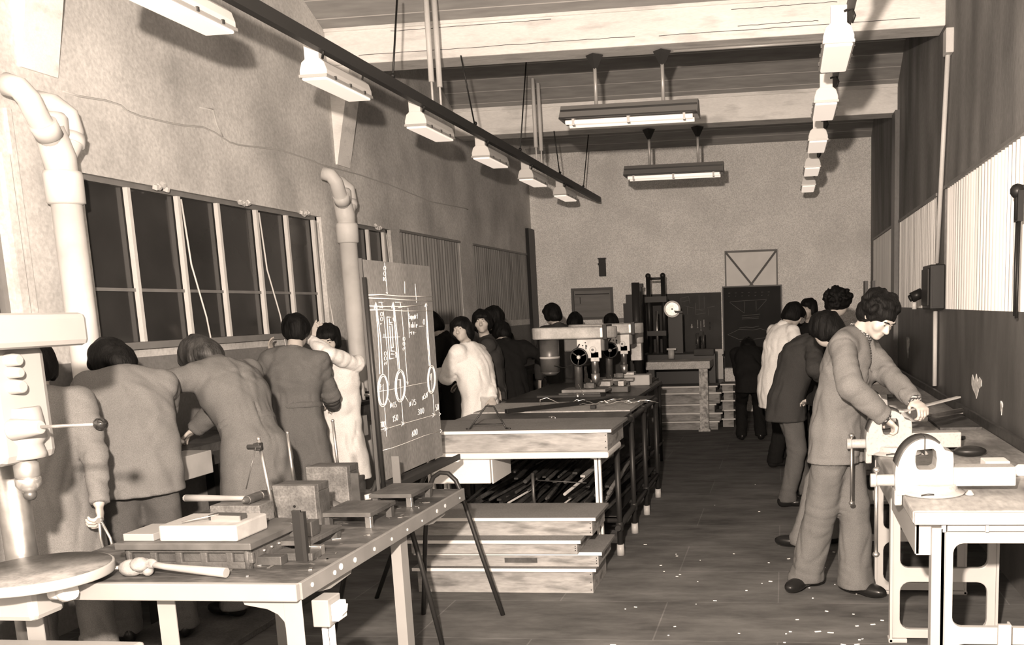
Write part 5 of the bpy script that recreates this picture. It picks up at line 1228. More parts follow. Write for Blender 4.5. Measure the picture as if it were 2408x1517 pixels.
def person(name, loc, rz, label, group=None, *, H=1.70, lean=0.0, side=0.0, twist=0.0, head=(0,0,0), hands=None, elbows=None,
           feet=((.12,0),(-.12,0)), hip=None, crouch=0.0, coat='coat', hem=.75, cm=None, tm=None, flare=.0, hair='bowl', hm=None, skin=None, grip='relax',
           res=.011, hres=None, belt=False, collar=True, face=True, shirt=None, seed=1, wide=1.0, bulk=1.0, shoes=True, handres=None, hand_dir=None, hairvol=1.0, curl=None, lapel=False, seam=False, toes=(8,-8), nf=.25, fold=1.0, z0=0):
    """local frame: y forward, x to the person's right, z up. hands: ((x,y,z) right, left) in local metres.
    head: (pitch down, yaw left, roll) added to the trunk; lean: forward bend of the trunk from the hips"""
    S = H/1.74; t = thing(name, label, 'person', loc, rz, group)
    skin = skin or M_skin; hm = hm or M_hair; cm = cm or M_cgrey; tm = tm or M_trgrey
    hz = (hip[2] if hip else .945*S-crouch); px, py = (hip[0], hip[1]) if hip else (0, -.25*math.sin(lean)*S*.6)
    P = np.array([px,py,hz])
    B = rotz(twist) @ roty(side) @ rotx(-lean)                 # trunk frame
    B1 = rotz(twist*.6) @ roty(side*.7) @ rotx(-lean*.65); 
    up = B @ np.array([0,0,1.]); rt = B @ np.array([1.,0,0]); fw = B @ np.array([0,1.,0])
    up1 = B1 @ np.array([0,0,1.]); rt1 = B1 @ np.array([1.,0,0]); fw1 = B1 @ np.array([0,1.,0])
    waist = P+up1*.15*S; chest = waist+(up1+up)*.5*.18*S; nb = chest+up*.20*S       # neck base
    hr = B @ rotz(head[1]) @ roty(head[2]) @ rotx(-head[0])
    neckdir = nrm(up*.8+hr@np.array([0,0,1.])*.45+fw*nf)
    hb = nb+neckdir*.085*S                                     # base of skull
    HC = hb+hr@np.array([0,.025,.085])*S                      # head centre
    def hp(x,y,z): return HC+hr@(np.array([x,y,z])*S)
    shR = nb-up*.055*S+rt*.175*S*wide; shL = nb-up*.055*S-rt*.175*S*wide
    hands = hands or ((.24,.05,hz-.08),(-.24,.05,hz-.08)); elbows = elbows or ((.6,-.7,-.3),(-.6,-.7,-.3))
    eR, wR = ik(shR, hands[0], .285*S, .25*S, elbows[0]); eL, wL = ik(shL, hands[1], .285*S, .25*S, elbows[1])
    hipR, hipL = P+np.array([.09*S,0,-.03]), P-np.array([.09*S,0,.03])
    legs = []
    for hj, f in ((hipR, feet[0]), (hipL, feet[1])):
        an = np.array([f[0], f[1], .085 if len(f) < 3 else f[2]]); k_, an = ik(hj, an, .425*S, .415*S, (f[0]*.3, 1, 0.05)); legs.append((hj, k_, an))
    lo0 = np.min([P,HC,wR,wL,eR,eL,legs[0][2],legs[1][2],legs[0][1],legs[1][1]],0)-.27; hi0 = np.max([P,HC,wR,wL,eR,eL,legs[0][1],legs[1][1],legs[0][2],legs[1][2]],0)+.27; lo0[2] = -.03
    # ---------------- body: one continuous skin
    HEADS.append((label, (rotz(rz)@HC+np.array(loc)).tolist()))
    b = SDF(lo0, hi0, hres or res)
    b.loft([(P-up1*.0,rt1*.105*S,fw1*.065*S),(waist,rt1*.11*S,fw1*.075*S),(chest,rt*.135*S,fw*.085*S),(nb-up*.05,rt*.13*S,fw*.07*S)], .03)
    b.cap(nb-up*.04, hb, .055*S, .052*S, .02); b.cap(shR, shL, .05*S, .05*S, .03)
    b.ell(HC+hr@(np.array([0,-.012,.022])*S), np.array([.073,.092,.083])*S, hr, .02)
    b.ell(hp(0,.030,-.035), np.array([.056,.062,.072])*S, hr, .025)
    if face:
        b.ell(hp(0,.070,-.082), np.array([.026,.022,.020])*S, hr, .018)                   # chin
        b.cap(hp(0,.083,.012), hp(0,.105,-.022), .008*S, .013*S, .010)                     # nose
        b.ell(hp(0,.098,-.028), np.array([.017,.012,.009])*S, hr, .006)
        b.cap(hp(-.03,.078,.028), hp(.03,.078,.028), .012*S, .012*S, .012)                  # brow
        for sx in (-1,1):
            b.ell(hp(.030*sx,.092,.008), np.array([.017,.012,.010])*S, hr, .010, cut=True)  # socket
            b.ell(hp(.029*sx,.076,.008), np.array([.014,.012,.012])*S, hr, .003)            # lid
            b.ell(hp(.042*sx,.062,-.022), np.array([.022,.020,.022])*S, hr, .02)           # cheek
            b.ell(hp(.075*sx,-.008,-.005), np.array([.010,.018,.030])*S, hr, .006)          # ear
        b.cap(hp(-.016,.086,-.054), hp(.016,.086,-.054), .007*S, .007*S, .005)             # lips
        b.cap(hp(-.013,.084,-.064), hp(.013,.084,-.064), .007*S, .007*S, .004)
    for sh, e, w_ in ((shR,eR,wR),(shL,eL,wL)):
        b.cap(sh, e, .047*S, .038*S, .02); b.cap(e, w_, .038*S, .026*S, .01)
    for (hj,k_,an) in legs:
        b.cap(hj, k_, .075*S, .05*S, .03); b.cap(k_, an, .05*S, .035*S, .01); b.cap(an, an+np.array([0,.01,-.04]), .035*S, .03*S, .01)
    # hands: palm, four fingers, side thumb
    for i, (e, w_) in enumerate(((eR,wR),(eL,wL))):
        sg = 1 if i == 0 else -1
        d = nrm(w_-e) if not hand_dir or hand_dir[i] is None else nrm(hand_dir[i][0])
        if hand_dir and hand_dir[i] is not None: palm = nrm(hand_dir[i][1])
        else: palm = np.array([0,0,-1.]) if abs(d[2]) < .8 else np.array([-sg*1.,0,0])
        palm = nrm(palm-d*(palm@d)); across = np.cross(d, palm)*sg      # towards the thumb side (inwards)
        if across @ np.array([-sg,.3,.3]) < 0: across = -across
        pc = w_+d*.045*S
        b.loft([(w_+d*.005,across*.026*S,palm*.017*S),(w_+d*.05*S,across*.038*S,palm*.014*S),(w_+d*.085*S,across*.038*S,palm*.012*S)], .01)
        cu = {'relax': .35, 'fist': 1.15, 'flat': .08, 'point': .15}[grip if isinstance(grip,str) else grip[i]]
        for f_, (o_, L_) in enumerate(((.029,.070),(.010,.080),(-.010,.074),(-.028,.058))):
            p = w_+d*.085*S+across*o_*S; a_ = cu*(.6+.12*f_); dd = d; rad = .0098*S
            for sgm, fr_ in enumerate((.45,.31,.24)):
                c_, s_ = math.cos(a_), math.sin(a_); dd = nrm(d*math.cos(a_)+palm*math.sin(a_)+across*(.06*(1.5-f_)))
                q = p+dd*L_*fr_*S; b.cap(p, q, rad, rad*.93, .003); p = q; rad *= .92; a_ += cu*.75
        p = w_+d*.025*S+across*.03*S; dd = nrm(d*.6+across*.75+palm*.3); q = p+dd*.035*S; b.cap(p, q, .012*S, .010*S, .008)
        dd = nrm(d*.9+across*.25+palm*(.2+cu*.4)); b.cap(q, q+dd*.03*S, .010*S, .008*S, .003)
    b.build('body', skin, t, 1)
    # ---------------- hair
    hl = HC-.21; hh_ = HC+.19; hl[2] -= .05
    g = SDF(hl, hh_, min(res, .008)); v = hairvol
    g.ell(HC+hr@(np.array([0,-.022,.034])*S), np.array([.092*v,.106*v,.092*v])*S, hr, .01)
    if hair in ('bowl','long'):
        g.ell(HC+hr@(np.array([0,-.055,-.03])*S), np.array([.088*v,.072*v,.095*v])*S, hr, .03)
        for sx in (-1,1): g.ell(hp(.068*sx*v,-.005,-.02), np.array([.030,.055,.062])*S, hr, .02)
        g.ell(hp(0,.055,.062), np.array([.068,.035,.032])*S, hr, .02)
    if hair == 'long': g.ell(HC+hr@(np.array([0,-.060,-.085])*S), np.array([.080,.055,.07])*S, hr, .03)
    if hair == 'short': g.ell(HC+hr@(np.array([0,-.045,-.02])*S), np.array([.080,.065,.075])*S, hr, .03)
    if hair == 'curly':
        r = np.random.RandomState(seed)
        g.ell(HC+hr@(np.array([0,-.06,-.02])*S), np.array([.085,.07,.08])*S, hr, .02)
        for q_ in range(90):
            u = r.normal(size=3); u /= np.linalg.norm(u)
            if (u[1] > .35 and u[2] < .45) or u[2] < -.85: continue
            if u[1] > .05 and u[2] < -.05: continue
            p = HC+hr@((np.array([0,-.022,.03])+u*np.array([.092,.106,.092])*v)*S); g.ell(p, np.array([.022,.022,.022])*S*r.uniform(.7,1.2), None, .006)
        for sx in (-1,1): g.ell(hp(.072*sx,.01,.0), np.array([.022,.03,.03])*S, hr, .01)
    g.ell(hp(0,.125,-.055), np.array([.082,.085,.105])*S, hr, .006, cut=True)
    if hair != 'curly': g.wrinkle(.0045, 75, seed, (1.4,1.4,.25), 6)
    else: g.wrinkle(.004, 110, seed, (1,1,1), 6)
    g.build('hair', hm, t, 1)
    if face:
        for sx in (-1,1):
            MB().sph(tuple(hp(.030*sx,.0855,.007)), .0052*S, 8, (1.6,.8,.6)).build('eye', M_black, t)
            MB().tube([tuple(hp(.014*sx,.094,.026)), tuple(hp(.030*sx,.093,.031)), tuple(hp(.045*sx,.082,.026))], .0035, n=6).build('eyebrow', hm, t)
    # ---------------- upper garment
    if coat:
        hemz = hem; lo1 = np.minimum.reduce([P,nb,wR,wL,eR,eL,shR,shL])-.2; hi1 = np.maximum.reduce([P,nb,wR,wL,eR,eL,shR,shL])+.2; lo1[2] = min(lo1[2], hemz-.05); lo1[2] = min(lo1[2], hemz-.05)
        c = SDF(lo1, hi1, res); bk = bulk
        yz = np.array([0,0,1.]); f0 = nrm([fw1[0],fw1[1],0]); r0 = np.array([f0[1],-f0[0],0])
        secs = []
        if coat != 'top':
            zb = hemz-.035; ctr = np.array([px*.9, py*.85-.01, zb]); fl_ = 1.0 + (.93*S-zb)*.28
            c.loft([(np.array([ctr[0],ctr[1],zb]), r0*.195*S*bk*fl_, f0*.155*S*bk*fl_), (P+np.array([0,0,-.02]), r0*.183*S*bk, f0*.145*S*bk)], .03, (True, False))
        else: c.loft([(P-up1*.05, rt1*.165*S*bk, fw1*.12*S*bk),(P+up1*.02, rt1*.16*S*bk, fw1*.12*S*bk)], .03, (True, False))
        wb = .93 if belt else 1.0
        c.loft([(P,rt1*.172*S*bk,fw1*.128*S*bk),(waist,rt1*(.160 if belt else .180)*S*bk*wb,fw1*(.118 if belt else .132)*S*bk*wb),(chest,rt*.186*S*bk,fw*.134*S*bk),(chest+up*.09*S,rt*.180*S*bk,fw*.118*S*bk),(nb-up*.035*S,rt*.12*S*bk,fw*.085*S*bk)], .045)
        c.cap(shR, shL, .062*S*bk, .062*S*bk, .05)
        if abs(lean) > .5: c.ell(chest-fw*.04*S, (.15*S,.10*S,.20*S), B, .06)
        for sh, e, w_ in ((shR,eR,wR),(shL,eL,wL)):
            c.cap(sh, e, .072*S*bk, .062*S*bk, .03); c.cap(e, w_-nrm(w_-e)*.0, .062*S*bk, .050*S*bk, .012)
        c.wrinkle(.0085*fold, 22, seed, (1,1,.5), 8); c.wrinkle(.003, 60, seed+9, (1,1,.6), 7)
        rs_ = np.random.RandomState(seed+40); fs_ = []
        for sg, sh, e, w_ in ((1,shR,eR,wR),(-1,shL,eL,wL)):
            fs_ += [(e, w_-sh, .055, .09), (e*.5+w_*.5, (w_-e)+rs_.normal(size=3)*.15, .075, .08), (sh*.55+e*.45, (e-sh)+rs_.normal(size=3)*.05, .06, .09), (sh-up*.09*S-rt*sg*.05*S, rt*sg*.7+up, .05, .12)]
        for q_ in range(7):
            fs_.append((chest+rt*rs_.uniform(-.13,.13)*S+fw*rs_.choice([-.1,.1])*S+up*rs_.uniform(-.2,.12)*S, rt*rs_.uniform(-1,1)+up*rs_.uniform(-.4,1), rs_.uniform(.06,.11), rs_.uniform(.08,.13)))
        for q_ in range(6):
            fs_.append((P+rt1*rs_.uniform(-.15,.15)*S+fw1*rs_.choice([-.11,.11])*S+np.array([0,0,rs_.uniform(-.25,.12)])*S, rt1+up1*rs_.uniform(-.3,.3), rs_.uniform(.07,.12), rs_.uniform(.09,.15)))
        if belt: fs_ += [(waist+rt1*a_*S+fw1*b_*S+up1*.03, rt1, .04, .07) for a_ in (-.12,0,.12) for b_ in (-.11,.11)]
        c.folds(.0075*fold, fs_)
        bkd = -fw
        for sg, sh, e in ((1,shR,eR),(-1,shL,eL)): c.groove(sh+(e-sh)*.10+rt*0, nrm(e-sh)+rt*sg*.5, sh, .15)
        c.groove(chest, rt, chest-fw*.1*S, .21*S, side=bkd, depth=.004)
        if coat == 'overall': c.groove(P, rt1, P-fw1*.1, .22, side=-fw1, depth=.005); c.groove(chest+up*.06*S, up, chest+up*.06*S-fw*.1*S, .17*S, side=bkd)
        for sg in (1,-1):
            c.patch(P+np.array([0,0,(-.06 if coat == 'overall' else -.05)])+rt1*sg*.10*S-(fw1 if coat == 'overall' else -fw1)*.15*S, rt1, up1, .065*S, .075*S)
        c.groove((0,0,hem+.035), (0,0,1), (P[0],P[1],hem+.035), .33, depth=.003)
        for e, w_ in ((eR,wR),(eL,wL)): c.groove(w_-nrm(w_-e)*.035, w_-e, w_-nrm(w_-e)*.035, .09, depth=.004)
        if lapel:
            c.groove(P, rt1-fw1*.25, P+fw1*.14+up1*.1, .30, side=fw1, depth=.012, sig=.007); c.groove(chest, rt-fw*.25, chest+fw*.14, .25, side=fw, depth=.014, sig=.008)
            c.groove(chest+up*.08*S, rt*.8+up*.6, chest+up*.1*S+fw*.12*S, .13, side=fw, depth=.008); c.groove(chest+up*.08*S, rt*.8-up*.6, chest+up*.1*S+fw*.12*S, .13, side=fw, depth=.008)
        for e, w_ in ((eR,wR),(eL,wL)):
            d = nrm(w_-e); p = w_+d*.005; c.cutplane(p, d, w_-.07+d*.045, w_+.07+d*.045)
        if coat != 'top': c.cutplane((0,0,hemz), (0,0,-1))
        if seam:
            for i_ in range(14):
                z_ = chest*(1-i_/13)+P*(i_/13) if i_ < 99 else P
                c.cap(z_-fw*.131*S*bk-up*.0, z_-fw*.131*S*bk+up*.005, .003, .003, .0) if False else None
        c.ell(nb+neckdir*.055*S, np.array([.062,.062,.06])*S, None, .008, cut=True)
        if lapel:
            c.ell(nb-up*.075*S+fw*.125*S, (.034*S,.075*S,.105*S), B, .006, cut=True)
            sf = SDF(chest-.24, nb+.16, .008)
            sf.loft([(chest,rt*.165*S,fw*.118*S),(chest+up*.09*S,rt*.16*S,fw*.104*S),(nb-up*.03*S,rt*.10*S,fw*.074*S)], .04); sf.wrinkle(.003, 40, 5); sf.build('shirt', shirt or cm, t, 1)
        ct = c.build('coat' if coat != 'overall' else 'overall', cm, t, 1)
        if collar:
            k2 = SDF(nb-.16, nb+.16, res*.8)
            q0 = nb+neckdir*.0; k2.loft([(q0-neckdir*.015,rt*.080*S,fw*.075*S),(q0+neckdir*.035*S,rt*.070*S,fw*.066*S)], .01, (False,True))
            k2.ell(nb+neckdir*.06*S, np.array([.058,.056,.075])*S, None, .004, cut=True); k2.wrinkle(.002, 50, seed+3)
            k2.build('collar', cm, ct, 1)
        if belt:
            w2 = SDF(waist-.26, waist+.26, res); w2.loft([(waist-up1*.022,rt1*.163*S*bk,fw1*.122*S*bk),(waist+up1*.022,rt1*.163*S*bk,fw1*.122*S*bk)], .0, (True,True)); w2.build('belt', cm, ct, 1)
        if shirt:
            k3 = SDF(nb-.15, nb+.15, .007); k3.loft([(nb-up*.035+fw*.012,rt*.074*S,fw*.072*S),(nb+neckdir*.052*S+fw*.004,rt*.066*S,fw*.068*S)], .01, (False,True)); k3.ell(nb+neckdir*.07*S, np.array([.052,.052,.075])*S, None, .004, cut=True)
            k3.build('shirt_collar', shirt, t, 1)
            for e, w_ in ((eR,wR),(eL,wL)):
                d = nrm(w_-e); MB().cyl(tuple(w_-d*.02), tuple(w_+d*.022), .038*S, .036*S, n=20).build('shirt_cuff', shirt, t)
    # ---------------- trousers
    lo2 = np.minimum.reduce([P,legs[0][1],legs[1][1],legs[0][2],legs[1][2]])-.24; hi2 = np.maximum.reduce([P,legs[0][1],legs[1][1],legs[0][2],legs[1][2]])+.24; hi2[2] = hz+.13; lo2[2] = 0
    q = SDF(lo2, hi2, res)
    q.ell(P-np.array([0,0,.0]), (.155*S,.115*S,.12*S), None, .04)
    for (hj,k_,an) in legs:
        q.cap(hj, k_, .098*S, .076*S+flare*.012, .05)
        bot = np.array([an[0],an[1],max(.055, an[2]-.035)]); q.cap(k_, bot, .076*S+flare*.012, .074*S+flare*.022, .03)
        q.cap(bot, bot+np.array([0,.02,0]), .074*S+flare*.022, .070*S+flare*.02, .02)
    q.folds(.008, [f_ for (hj,k_,an) in legs for f_ in ((k_, (.3,.2,1), .06, .11), (hj*.6+k_*.4, (.8,.3,.6), .09, .12), (k_*.4+an*.6, (1,.5,.3), .07, .13), (an+np.array([0,0,.05]), (0,.3,1), .05, .10), (hj-np.array([0,-.08,.06]), (.5,.5,1), .05, .09))])
    q.wrinkle(.006, 22, seed+5, (1.3,1.3,.3), 7); q.wrinkle(.0035, 55, seed+6, (1,1,.5), 6)
    zc = min(l[2][2] for l in legs); q.cutplane((0,0,max(.04,zc-.04)), (0,0,-1))
    if coat and coat != 'top': q.cutplane((0,0,hem+.045), (0,0,1))
    q.build('trousers', tm, t, 1)
    if shoes:
        for i,(hj,k_,an) in enumerate(legs):
            f = np.array([an[0],an[1],an[2]-.085]); a_ = math.radians(toes[i]); dv = np.array([math.sin(a_),math.cos(a_),0]); RS = np.array([[dv[1],dv[0],0],[-dv[0],dv[1],0],[0,0,1.]])
            s_ = SDF(f-np.array([.30,.30,.03]), f+np.array([.30,.30,.17]), min(res,.009))
            s_.ell(f-dv*.02+np.array([0,0,.05]), (.042,.06,.052), RS, .03); s_.ell(f+dv*.10+np.array([0,0,.038]), (.050,.095,.038), RS, .03); s_.cap(f+np.array([0,-.01,.05]), f+np.array([0,.0,.10]), .04,.04,.02)
            s_.cutplane((0,0,f[2]+.003), (0,0,-1)); s_.build('shoe', M_shoe, t, 1)
    return t
# ------------------------------------------------------------------ check shirt
def check_mat():
    m = bpy.data.materials.new('check_shirt'); m.use_nodes = True; nt = m.node_tree; N = nt.nodes; L = nt.links; b = N['Principled BSDF']; b.inputs['Roughness'].default_value = .9
    tc = N.new('ShaderNodeTexCoord'); fac = []
    for ax, d in (('BANDS','X'),('BANDS','Y'),('BANDS','Z')):
        w_ = N.new('ShaderNodeTexWave'); w_.bands_direction = d; w_.inputs['Scale'].default_value = 22; w_.inputs['Distortion'].default_value = 0
        L.new(tc.outputs['Object'], w_.inputs['Vector']); fac.append(w_)
    a = N.new('ShaderNodeMath'); a.operation = 'MULTIPLY'; L.new(fac[0].outputs['Fac'], a.inputs[0]); L.new(fac[2].outputs['Fac'], a.inputs[1])
    mr = N.new('ShaderNodeMapRange'); mr.inputs['From Min'].default_value = .1; mr.inputs['From Max'].default_value = .5; mr.inputs['To Min'].default_value = .03; mr.inputs['To Max'].default_value = .35
    L.new(a.outputs[0], mr.inputs['Value']); L.new(mr.outputs[0], b.inputs['Base Color']); return m
M_check = check_mat()
def wl(loc, rz, p):
    c, s_ = math.cos(rz), math.sin(rz); dx, dy = p[0]-loc[0], p[1]-loc[1]
    return (dx*c+dy*s_, -dx*s_+dy*c, p[2])
D2 = math.radians
def P_(name_loc, deg, label, R=None, L=None, **k):
    rz = D2(deg)
    if R is not None or L is not None:
        a = wl(name_loc, rz, R) if R is not None else (.25,.05,.85); b = wl(name_loc, rz, L) if L is not None else (-.25,.05,.85)
        k['hands'] = (a, b)
    if 'feet_w' in k: k['feet'] = tuple(wl(name_loc, rz, (*f,0))[:2] for f in k.pop('feet_w'))
    z0 = k.pop('z0', 0)
    if z0: k['hands'] = tuple((h_[0],h_[1],h_[2]-z0) for h_ in k['hands']); k['H'] -= z0; k['hem'] -= z0
    return person('person', (name_loc[0], name_loc[1], z0), rz, label, **k)

# main figure at the second vise
P_((.325,5.30), -112, 'curly-haired young man in grey work jacket over check shirt, filing at the second vise',
   R=(.51,4.97,1.055), L=(.70,5.02,1.10), H=1.755, lean=.22, head=(.55,-.40,.0), nf=.8, lapel=True, toes=(100,15), feet_w=((.10,5.34),(.39,5.23)), hem=.77, cm=M_cgrey3, tm=M_trgrey, flare=1.0,
   hair='curly', hm=M_hair, shirt=M_check, collar=False, res=.0085, hres=.006, hairvol=1.0, grip='fist', seed=3, elbows=((1,-.1,-.15),(-.3,-.3,-.9)), bulk=1.0, fold=.65)
# far right group
P_((.07,7.75), -68, 'student in dark jacket with white collar bending over bench, behind the curly-haired man', R=(.33,7.6,1.02), L=(.55,8.0,1.0), H=1.64, lean=.50, head=(.45,0,0), feet=((.12,-.12),(-.12,.15)), hem=.70,
   cm=M_cdark, tm=M_trdark, res=.012, seed=4, shirt=M_paper, elbows=((.9,-.6,-.3),(-.5,-.5,-.6)), bulk=1.08)
P_((.38,6.32), 70, 'dark-coated student with big black hair, mostly hidden behind curly-haired man', R=(.45,6.62,1.0), L=(.18,6.45,1.0), H=1.59, lean=.06, head=(.60,.1,0), feet_w=((.30,6.42),(.10,6.22)), hem=.72,
   cm=M_cvdark, tm=M_cgrey3, flare=.7, res=.012, seed=5, hair='long', hairvol=1.22, face=False)
P_((.36,8.75), -75, 'tall student whose dark curly head shows highest against the end wall', R=(.7,8.6,1.0), L=(.72,8.9,1.0), H=1.77, lean=.14, head=(.35,0,0), hem=.75, cm=M_cvdark, tm=M_trblack, res=.014, seed=6, hair='curly', hairvol=1.15, face=False)
P_((.29,10.4), 150, 'small dark-haired student in the gap between the white coat and dark jacket', H=1.68, lean=.05, hem=.7, cm=M_cvdark, tm=M_trblack, res=.014, seed=7, skin=M_skindark)
P_((-.07,9.65), -55, 'student in long white coat and black trousers at far end of right bench', R=(.30,9.55,1.02), L=(.42,9.95,1.0), H=1.70, lean=.30, head=(.40,-.15,0), feet=((.10,-.12),(-.12,.12)), hem=.60, fold=1.15, cm=M_cwhite, tm=M_trblack, res=.012, seed=8,
   elbows=((.5,-.9,-.5),(-.5,-.5,-.6)), bulk=1.0)
P_((-.42,11.5), 5, 'very dark stooping figure in front of the far blackboard', R=(-.3,11.9,.55), L=(-.55,11.9,.55), H=1.65, lean=.95, head=(.2,0,0), crouch=.16, hem=.6, cm=M_cvdark, tm=M_trblack, res=.015, seed=9, face=False)
# left wall, nearest to farthest
P_((-3.26,3.72), 28, 'nearest student in worn grey work coat, back turned, holding calipers, behind drill', z0=.035, R=(-2.93,3.62,.80), L=(-3.6,3.95,.95), H=1.60, lean=.16, head=(.45,.2,0), feet=((.13,-.03),(-.13,.05)), hem=.60, cm=M_cgrey, tm=M_trgrey, res=.0105, hres=.006,
   seed=10, elbows=((.9,-.4,-.5),(-.8,-.3,-.5)), bulk=1.08, grip='fist', face=False, flare=.4)
P_((-3.24,4.28), 40, 'student in grey coat with dark collar-length hair, hunched with back to camera', z0=.035, R=(-3.46,4.72,1.0), L=(-3.68,4.45,1.02), H=1.66, lean=.36, head=(.72,.50,-.15), feet=((.13,-.02),(-.13,.06)), hem=.815, cm=M_cgrey, tm=M_trdark, res=.0105,
   seed=11, hair='long', elbows=((1,-.35,-.15),(-1,-.2,-.1)), bulk=1.13, hres=.008)
P_((-3.00,4.86), 66, 'student in grey boiler suit bent far forward over the left bench', z0=.035, R=(-3.48,5.12,1.02), L=(-3.50,4.62,1.12), H=1.74, lean=.66, head=(.50,.15,.0), fold=.6, feet_w=((-2.90,4.96),(-3.04,4.66)), hem=.55, coat='overall', cm=M_cgrey2, tm=M_cgrey2, res=.0105,
   seed=12, hair='long', hm=M_hairb, elbows=((.7,.1,-.7),(-.9,-.2,.35)), bulk=1.04, belt=True, hres=.008, flare=.3)
P_((-3.38,6.15), 12, 'student in belted grey overalls, back to camera, dark round head', R=(-3.30,6.50,1.02), L=(-3.66,6.35,1.03), H=1.68, lean=.15, head=(.30,0,0), hem=.50, coat='overall', cm=M_cgrey2, tm=M_cgrey2, res=.0105, seed=13,
   hair='short', hairvol=1.06, elbows=((.4,-.8,-.5),(-.9,-.5,-.4)), belt=True, face=False, bulk=1.06)
P_((-3.37,6.72), 186, 'person in long white coat facing camera, hand raised to forehead behind belted overalls', R=(-3.72,6.48,1.40), L=(-3.46,6.57,1.50), H=1.60, lean=.10, head=(.25,.15,0), hem=.42, fold=1.0, cm=M_cwhite, tm=M_trdark, res=.011, hres=.0075, seed=14,
   hair='bowl', elbows=((.9,.2,-.6),(-1,.0,-.7)), grip=('relax','point'), hand_dir=(None, ((-.35,-.1,.55),(-.2,.6,.1))), bulk=1.0)
P_((-2.71,8.0), 78, 'student in white coat turning round to look at the camera', R=(-2.55,7.93,.90), L=(-3.08,8.1,1.12), H=1.61, lean=.20, head=(.0,1.72,.0), hem=.5, fold=1.05, cm=M_cwhite, tm=M_trdark, res=.011, hres=.007, seed=15, hair='bowl', hairvol=1.08,
   elbows=((1,-.5,-.2),(-.6,-.3,-.6)), skin=M_skin, bulk=1.12)
P_((-2.82,8.75), 112, 'student in dark jacket with cap-like fringe staring at camera behind the white coat', R=(-2.7,8.6,.85), L=(-3.1,8.7,1.0), H=1.66, lean=.06, head=(.0,1.38,0), hem=.55, cm=M_cdark, tm=M_trdark, res=.011, hres=.008, seed=16, hair='bowl', skin=M_skin, hairvol=1.04)
P_((-3.01,9.7), 70, 'student seen only as a round dark head behind the staring student', H=1.69, lean=.05, hem=.6, cm=M_cvdark, tm=M_trblack, res=.014, seed=17, hair='bowl', hairvol=1.1, face=False)
P_((-2.74,9.15), 30, 'dark stooping student with low head, right of the staring student', R=(-2.32,9.0,1.12), L=(-2.7,9.2,1.05), H=1.62, lean=.42, head=(.3,.3,0), hem=.5, cm=M_cvdark, tm=M_trblack, res=.013, seed=18, hair='bowl', face=False)
P_((-3.28,9.0), 95, 'very dark student at left bench beside the chalk board edge', R=(-3.6,9.2,1.0), L=(-3.6,8.8,1.0), H=1.70, lean=.25, head=(.4,0,0), hem=.5, cm=M_cvdark, tm=M_trblack, res=.013, seed=19, hair='bowl', face=False)
P_((-2.55,10.5), 40, 'student with bowl haircut in dark jacket, left of three heads below the hatch', H=1.73, lean=.12, head=(.3,.3,0), hem=.7, cm=M_cdark, tm=M_trblack, res=.014, seed=20, hair='bowl', face=False)
P_((-2.56,11.1), -10, 'student with bent head, middle of three heads below the hatch', H=1.66, lean=.28, head=(.5,0,0), hem=.7, cm=M_cdark, tm=M_trblack, res=.014, seed=21, hair='bowl', face=False)
P_((-2.03,11.0), 10, 'student showing only the top of dark hair above the farther drill', H=1.61, lean=.18, head=(.4,0,0), hem=.7, cm=M_cdark, tm=M_trblack, res=.014, seed=22, hair='bowl', face=False)

# ------------------------------------------------------------------ left-hand bench and its vises
t = thing('workbench', 'dark workbench along the left wall under the corrugated windows, far half of room', 'workbench', (-3.6,8,0))
MB().box(-3.88,-3.42,7.02,13.8,.88,.93).build('bench_top', M_castdark, t, world=True)
MB().box(-3.44,-3.42,7.02,13.8,.80,.88).build('front_rail', M_darksteel, t, world=True)
for y in (7.1,8.6,10.0,11.4,13.0):
    for x_ in (-3.51,-3.86): MB().box(x_,x_+.06,y,y+.06,0,.88).build('leg', M_blackiron, t, world=True)
t = thing('workbench', 'nearer dark workbench under the big dark window, between the bent students', 'workbench', (-3.6,4.6,0))
MB().box(-3.88,-3.42,3.3,5.85,.88,.93).build('bench_top', M_castdark, t, world=True)
MB().box(-3.44,-3.42,3.3,5.85,.80,.88).build('front_rail', M_darksteel, t, world=True)
for y in (3.4,4.6,5.75):
    for x_ in (-3.51,-3.86): MB().box(x_,x_+.06,y,y+.06,0,.88).build('leg', M_blackiron, t, world=True)
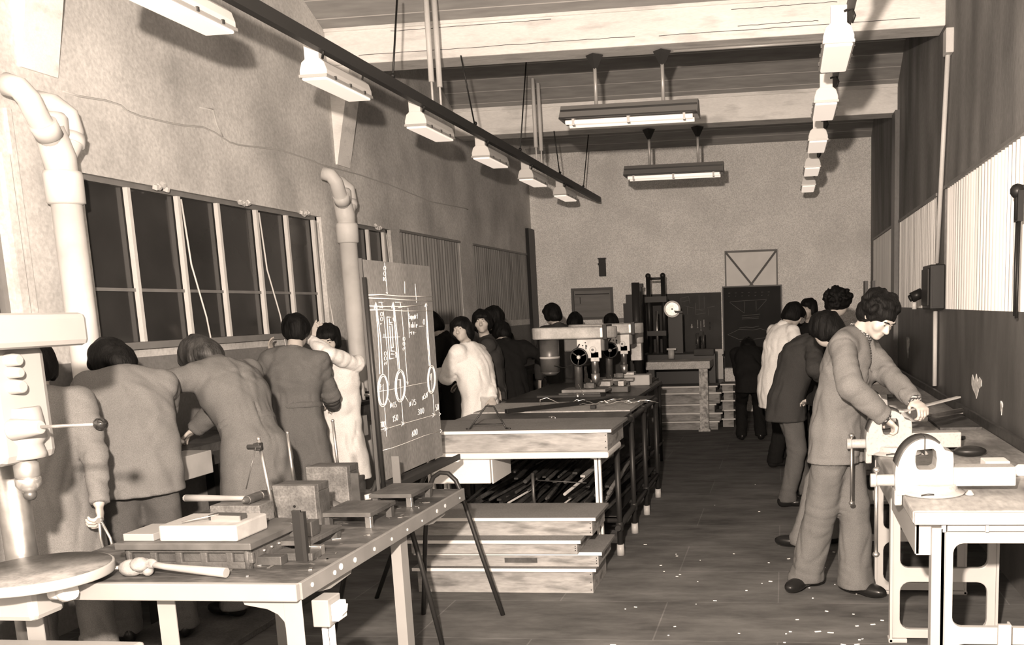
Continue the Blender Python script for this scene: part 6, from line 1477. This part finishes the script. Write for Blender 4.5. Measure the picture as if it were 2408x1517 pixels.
def lvise(y, lab):
    t = thing('bench_vise', lab, 'vise', (-3.52,y,.931), group='dark vises on the left bench')
    MB().lathe([(0,0),(.09,0),(.085,.02),(.06,.05),(0,.05)], n=20).box(-.1,.08,-.05,.05,.05,.14).build('body', M_castdark, t, bevel=.006)
    MB().box(-.02,.0,-.06,.06,.14,.2).box(.03,.10,-.05,.05,.06,.15).prism([(.05,.14),(.13,.14),(.13,.20),(.03,.22),(.02,.2)],-.04,.04,'xz').build('jaw', M_darksteel, t, bevel=.004)
    MB().tube([(.12,.0,.20),(.15,.0,.19),(.155,0,.12),(.155,0,.06)], .017, n=10).build('front_arm', M_tin, t)
    MB().cyl((.13,0,.10),(.25,0,.10),.012,n=10).cyl((.24,0,.16),(.24,0,-.10),.007,n=8).build('screw_and_bar', M_steel, t)
for y, lab in ((4.62,'dark vise with pale front arm between the two nearest bent students'),(5.62,'vise with pale arm left of the belted overalls'),(7.15,'vise on left bench behind the person in long white coat'),(9.2,'far vise on left bench by dark students'),(3.6,'vise on left bench behind the drill handle')): lvise(y, lab)
t = thing('bench_tray', 'pale metal tray box hanging at the bench front between two bent students', 'tray', (-3.2,4.75,.75))
MB().box(-3.415,-3.25,4.50,4.92,.80,.93).build('box', M_tin, t, bevel=.004, world=True)
MB().box(-3.249,-3.24,4.50,4.62,.80,.935).build('front_plate', M_white, t, world=True)
MB().prism([(4.54,.935),(4.62,.935),(4.62,.96)], -3.28,-3.25,'yz').build('paper_flap', M_paper, t, world=True)
tag(MB().sph((-3.55,4.95,.965),.05,12,(1.3,.8,.5)).sph((-3.5,4.98,.97),.035,10,(1.5,.7,.5)).build('cloth_rag', M_paper), 'crumpled pale rag on the left bench beside the vise', 'rag')
for k,(y,z,lab) in enumerate(((7.1,.80,'pale label plate hanging on left bench behind the board'),(9.4,.78,'pale box hanging on the left bench near dark students'),(10.4,.78,'farther small pale box hanging on the left bench'))):
    tag(MB().box(-3.42,-3.38,y,y+.12,z-.10,z+.06).build('bench_tag', M_tin), lab, 'plate')
for k in range(3): tag(MB().box(-3.75,-3.44,7.2+k*.32,7.45+k*.32,.931,.96+.02*k).build('tool_case', M_black, bevel=.004), ['nearest','middle','farthest'][k]+' of the dark flat cases on left bench behind the chalk board', 'case')
# calipers in the nearest student's hand
t = thing('calipers', 'bright calipers held low by the nearest student', 'calipers', (-2.92,3.60,.72))
MB().tube([(0,0,.10),(.04,-.01,.03),(.05,-.01,-.05)], .006, n=6).build('leg', M_bright, t); MB().tube([(-.01,0,.10),(-.03,.02,.02),(.0,.0,-.08)], .006, n=6).build('leg', M_bright, t)
MB().cyl((-.005,-.01,.105),(-.005,.01,.105),.012,n=10).build('pivot', M_bright, t)
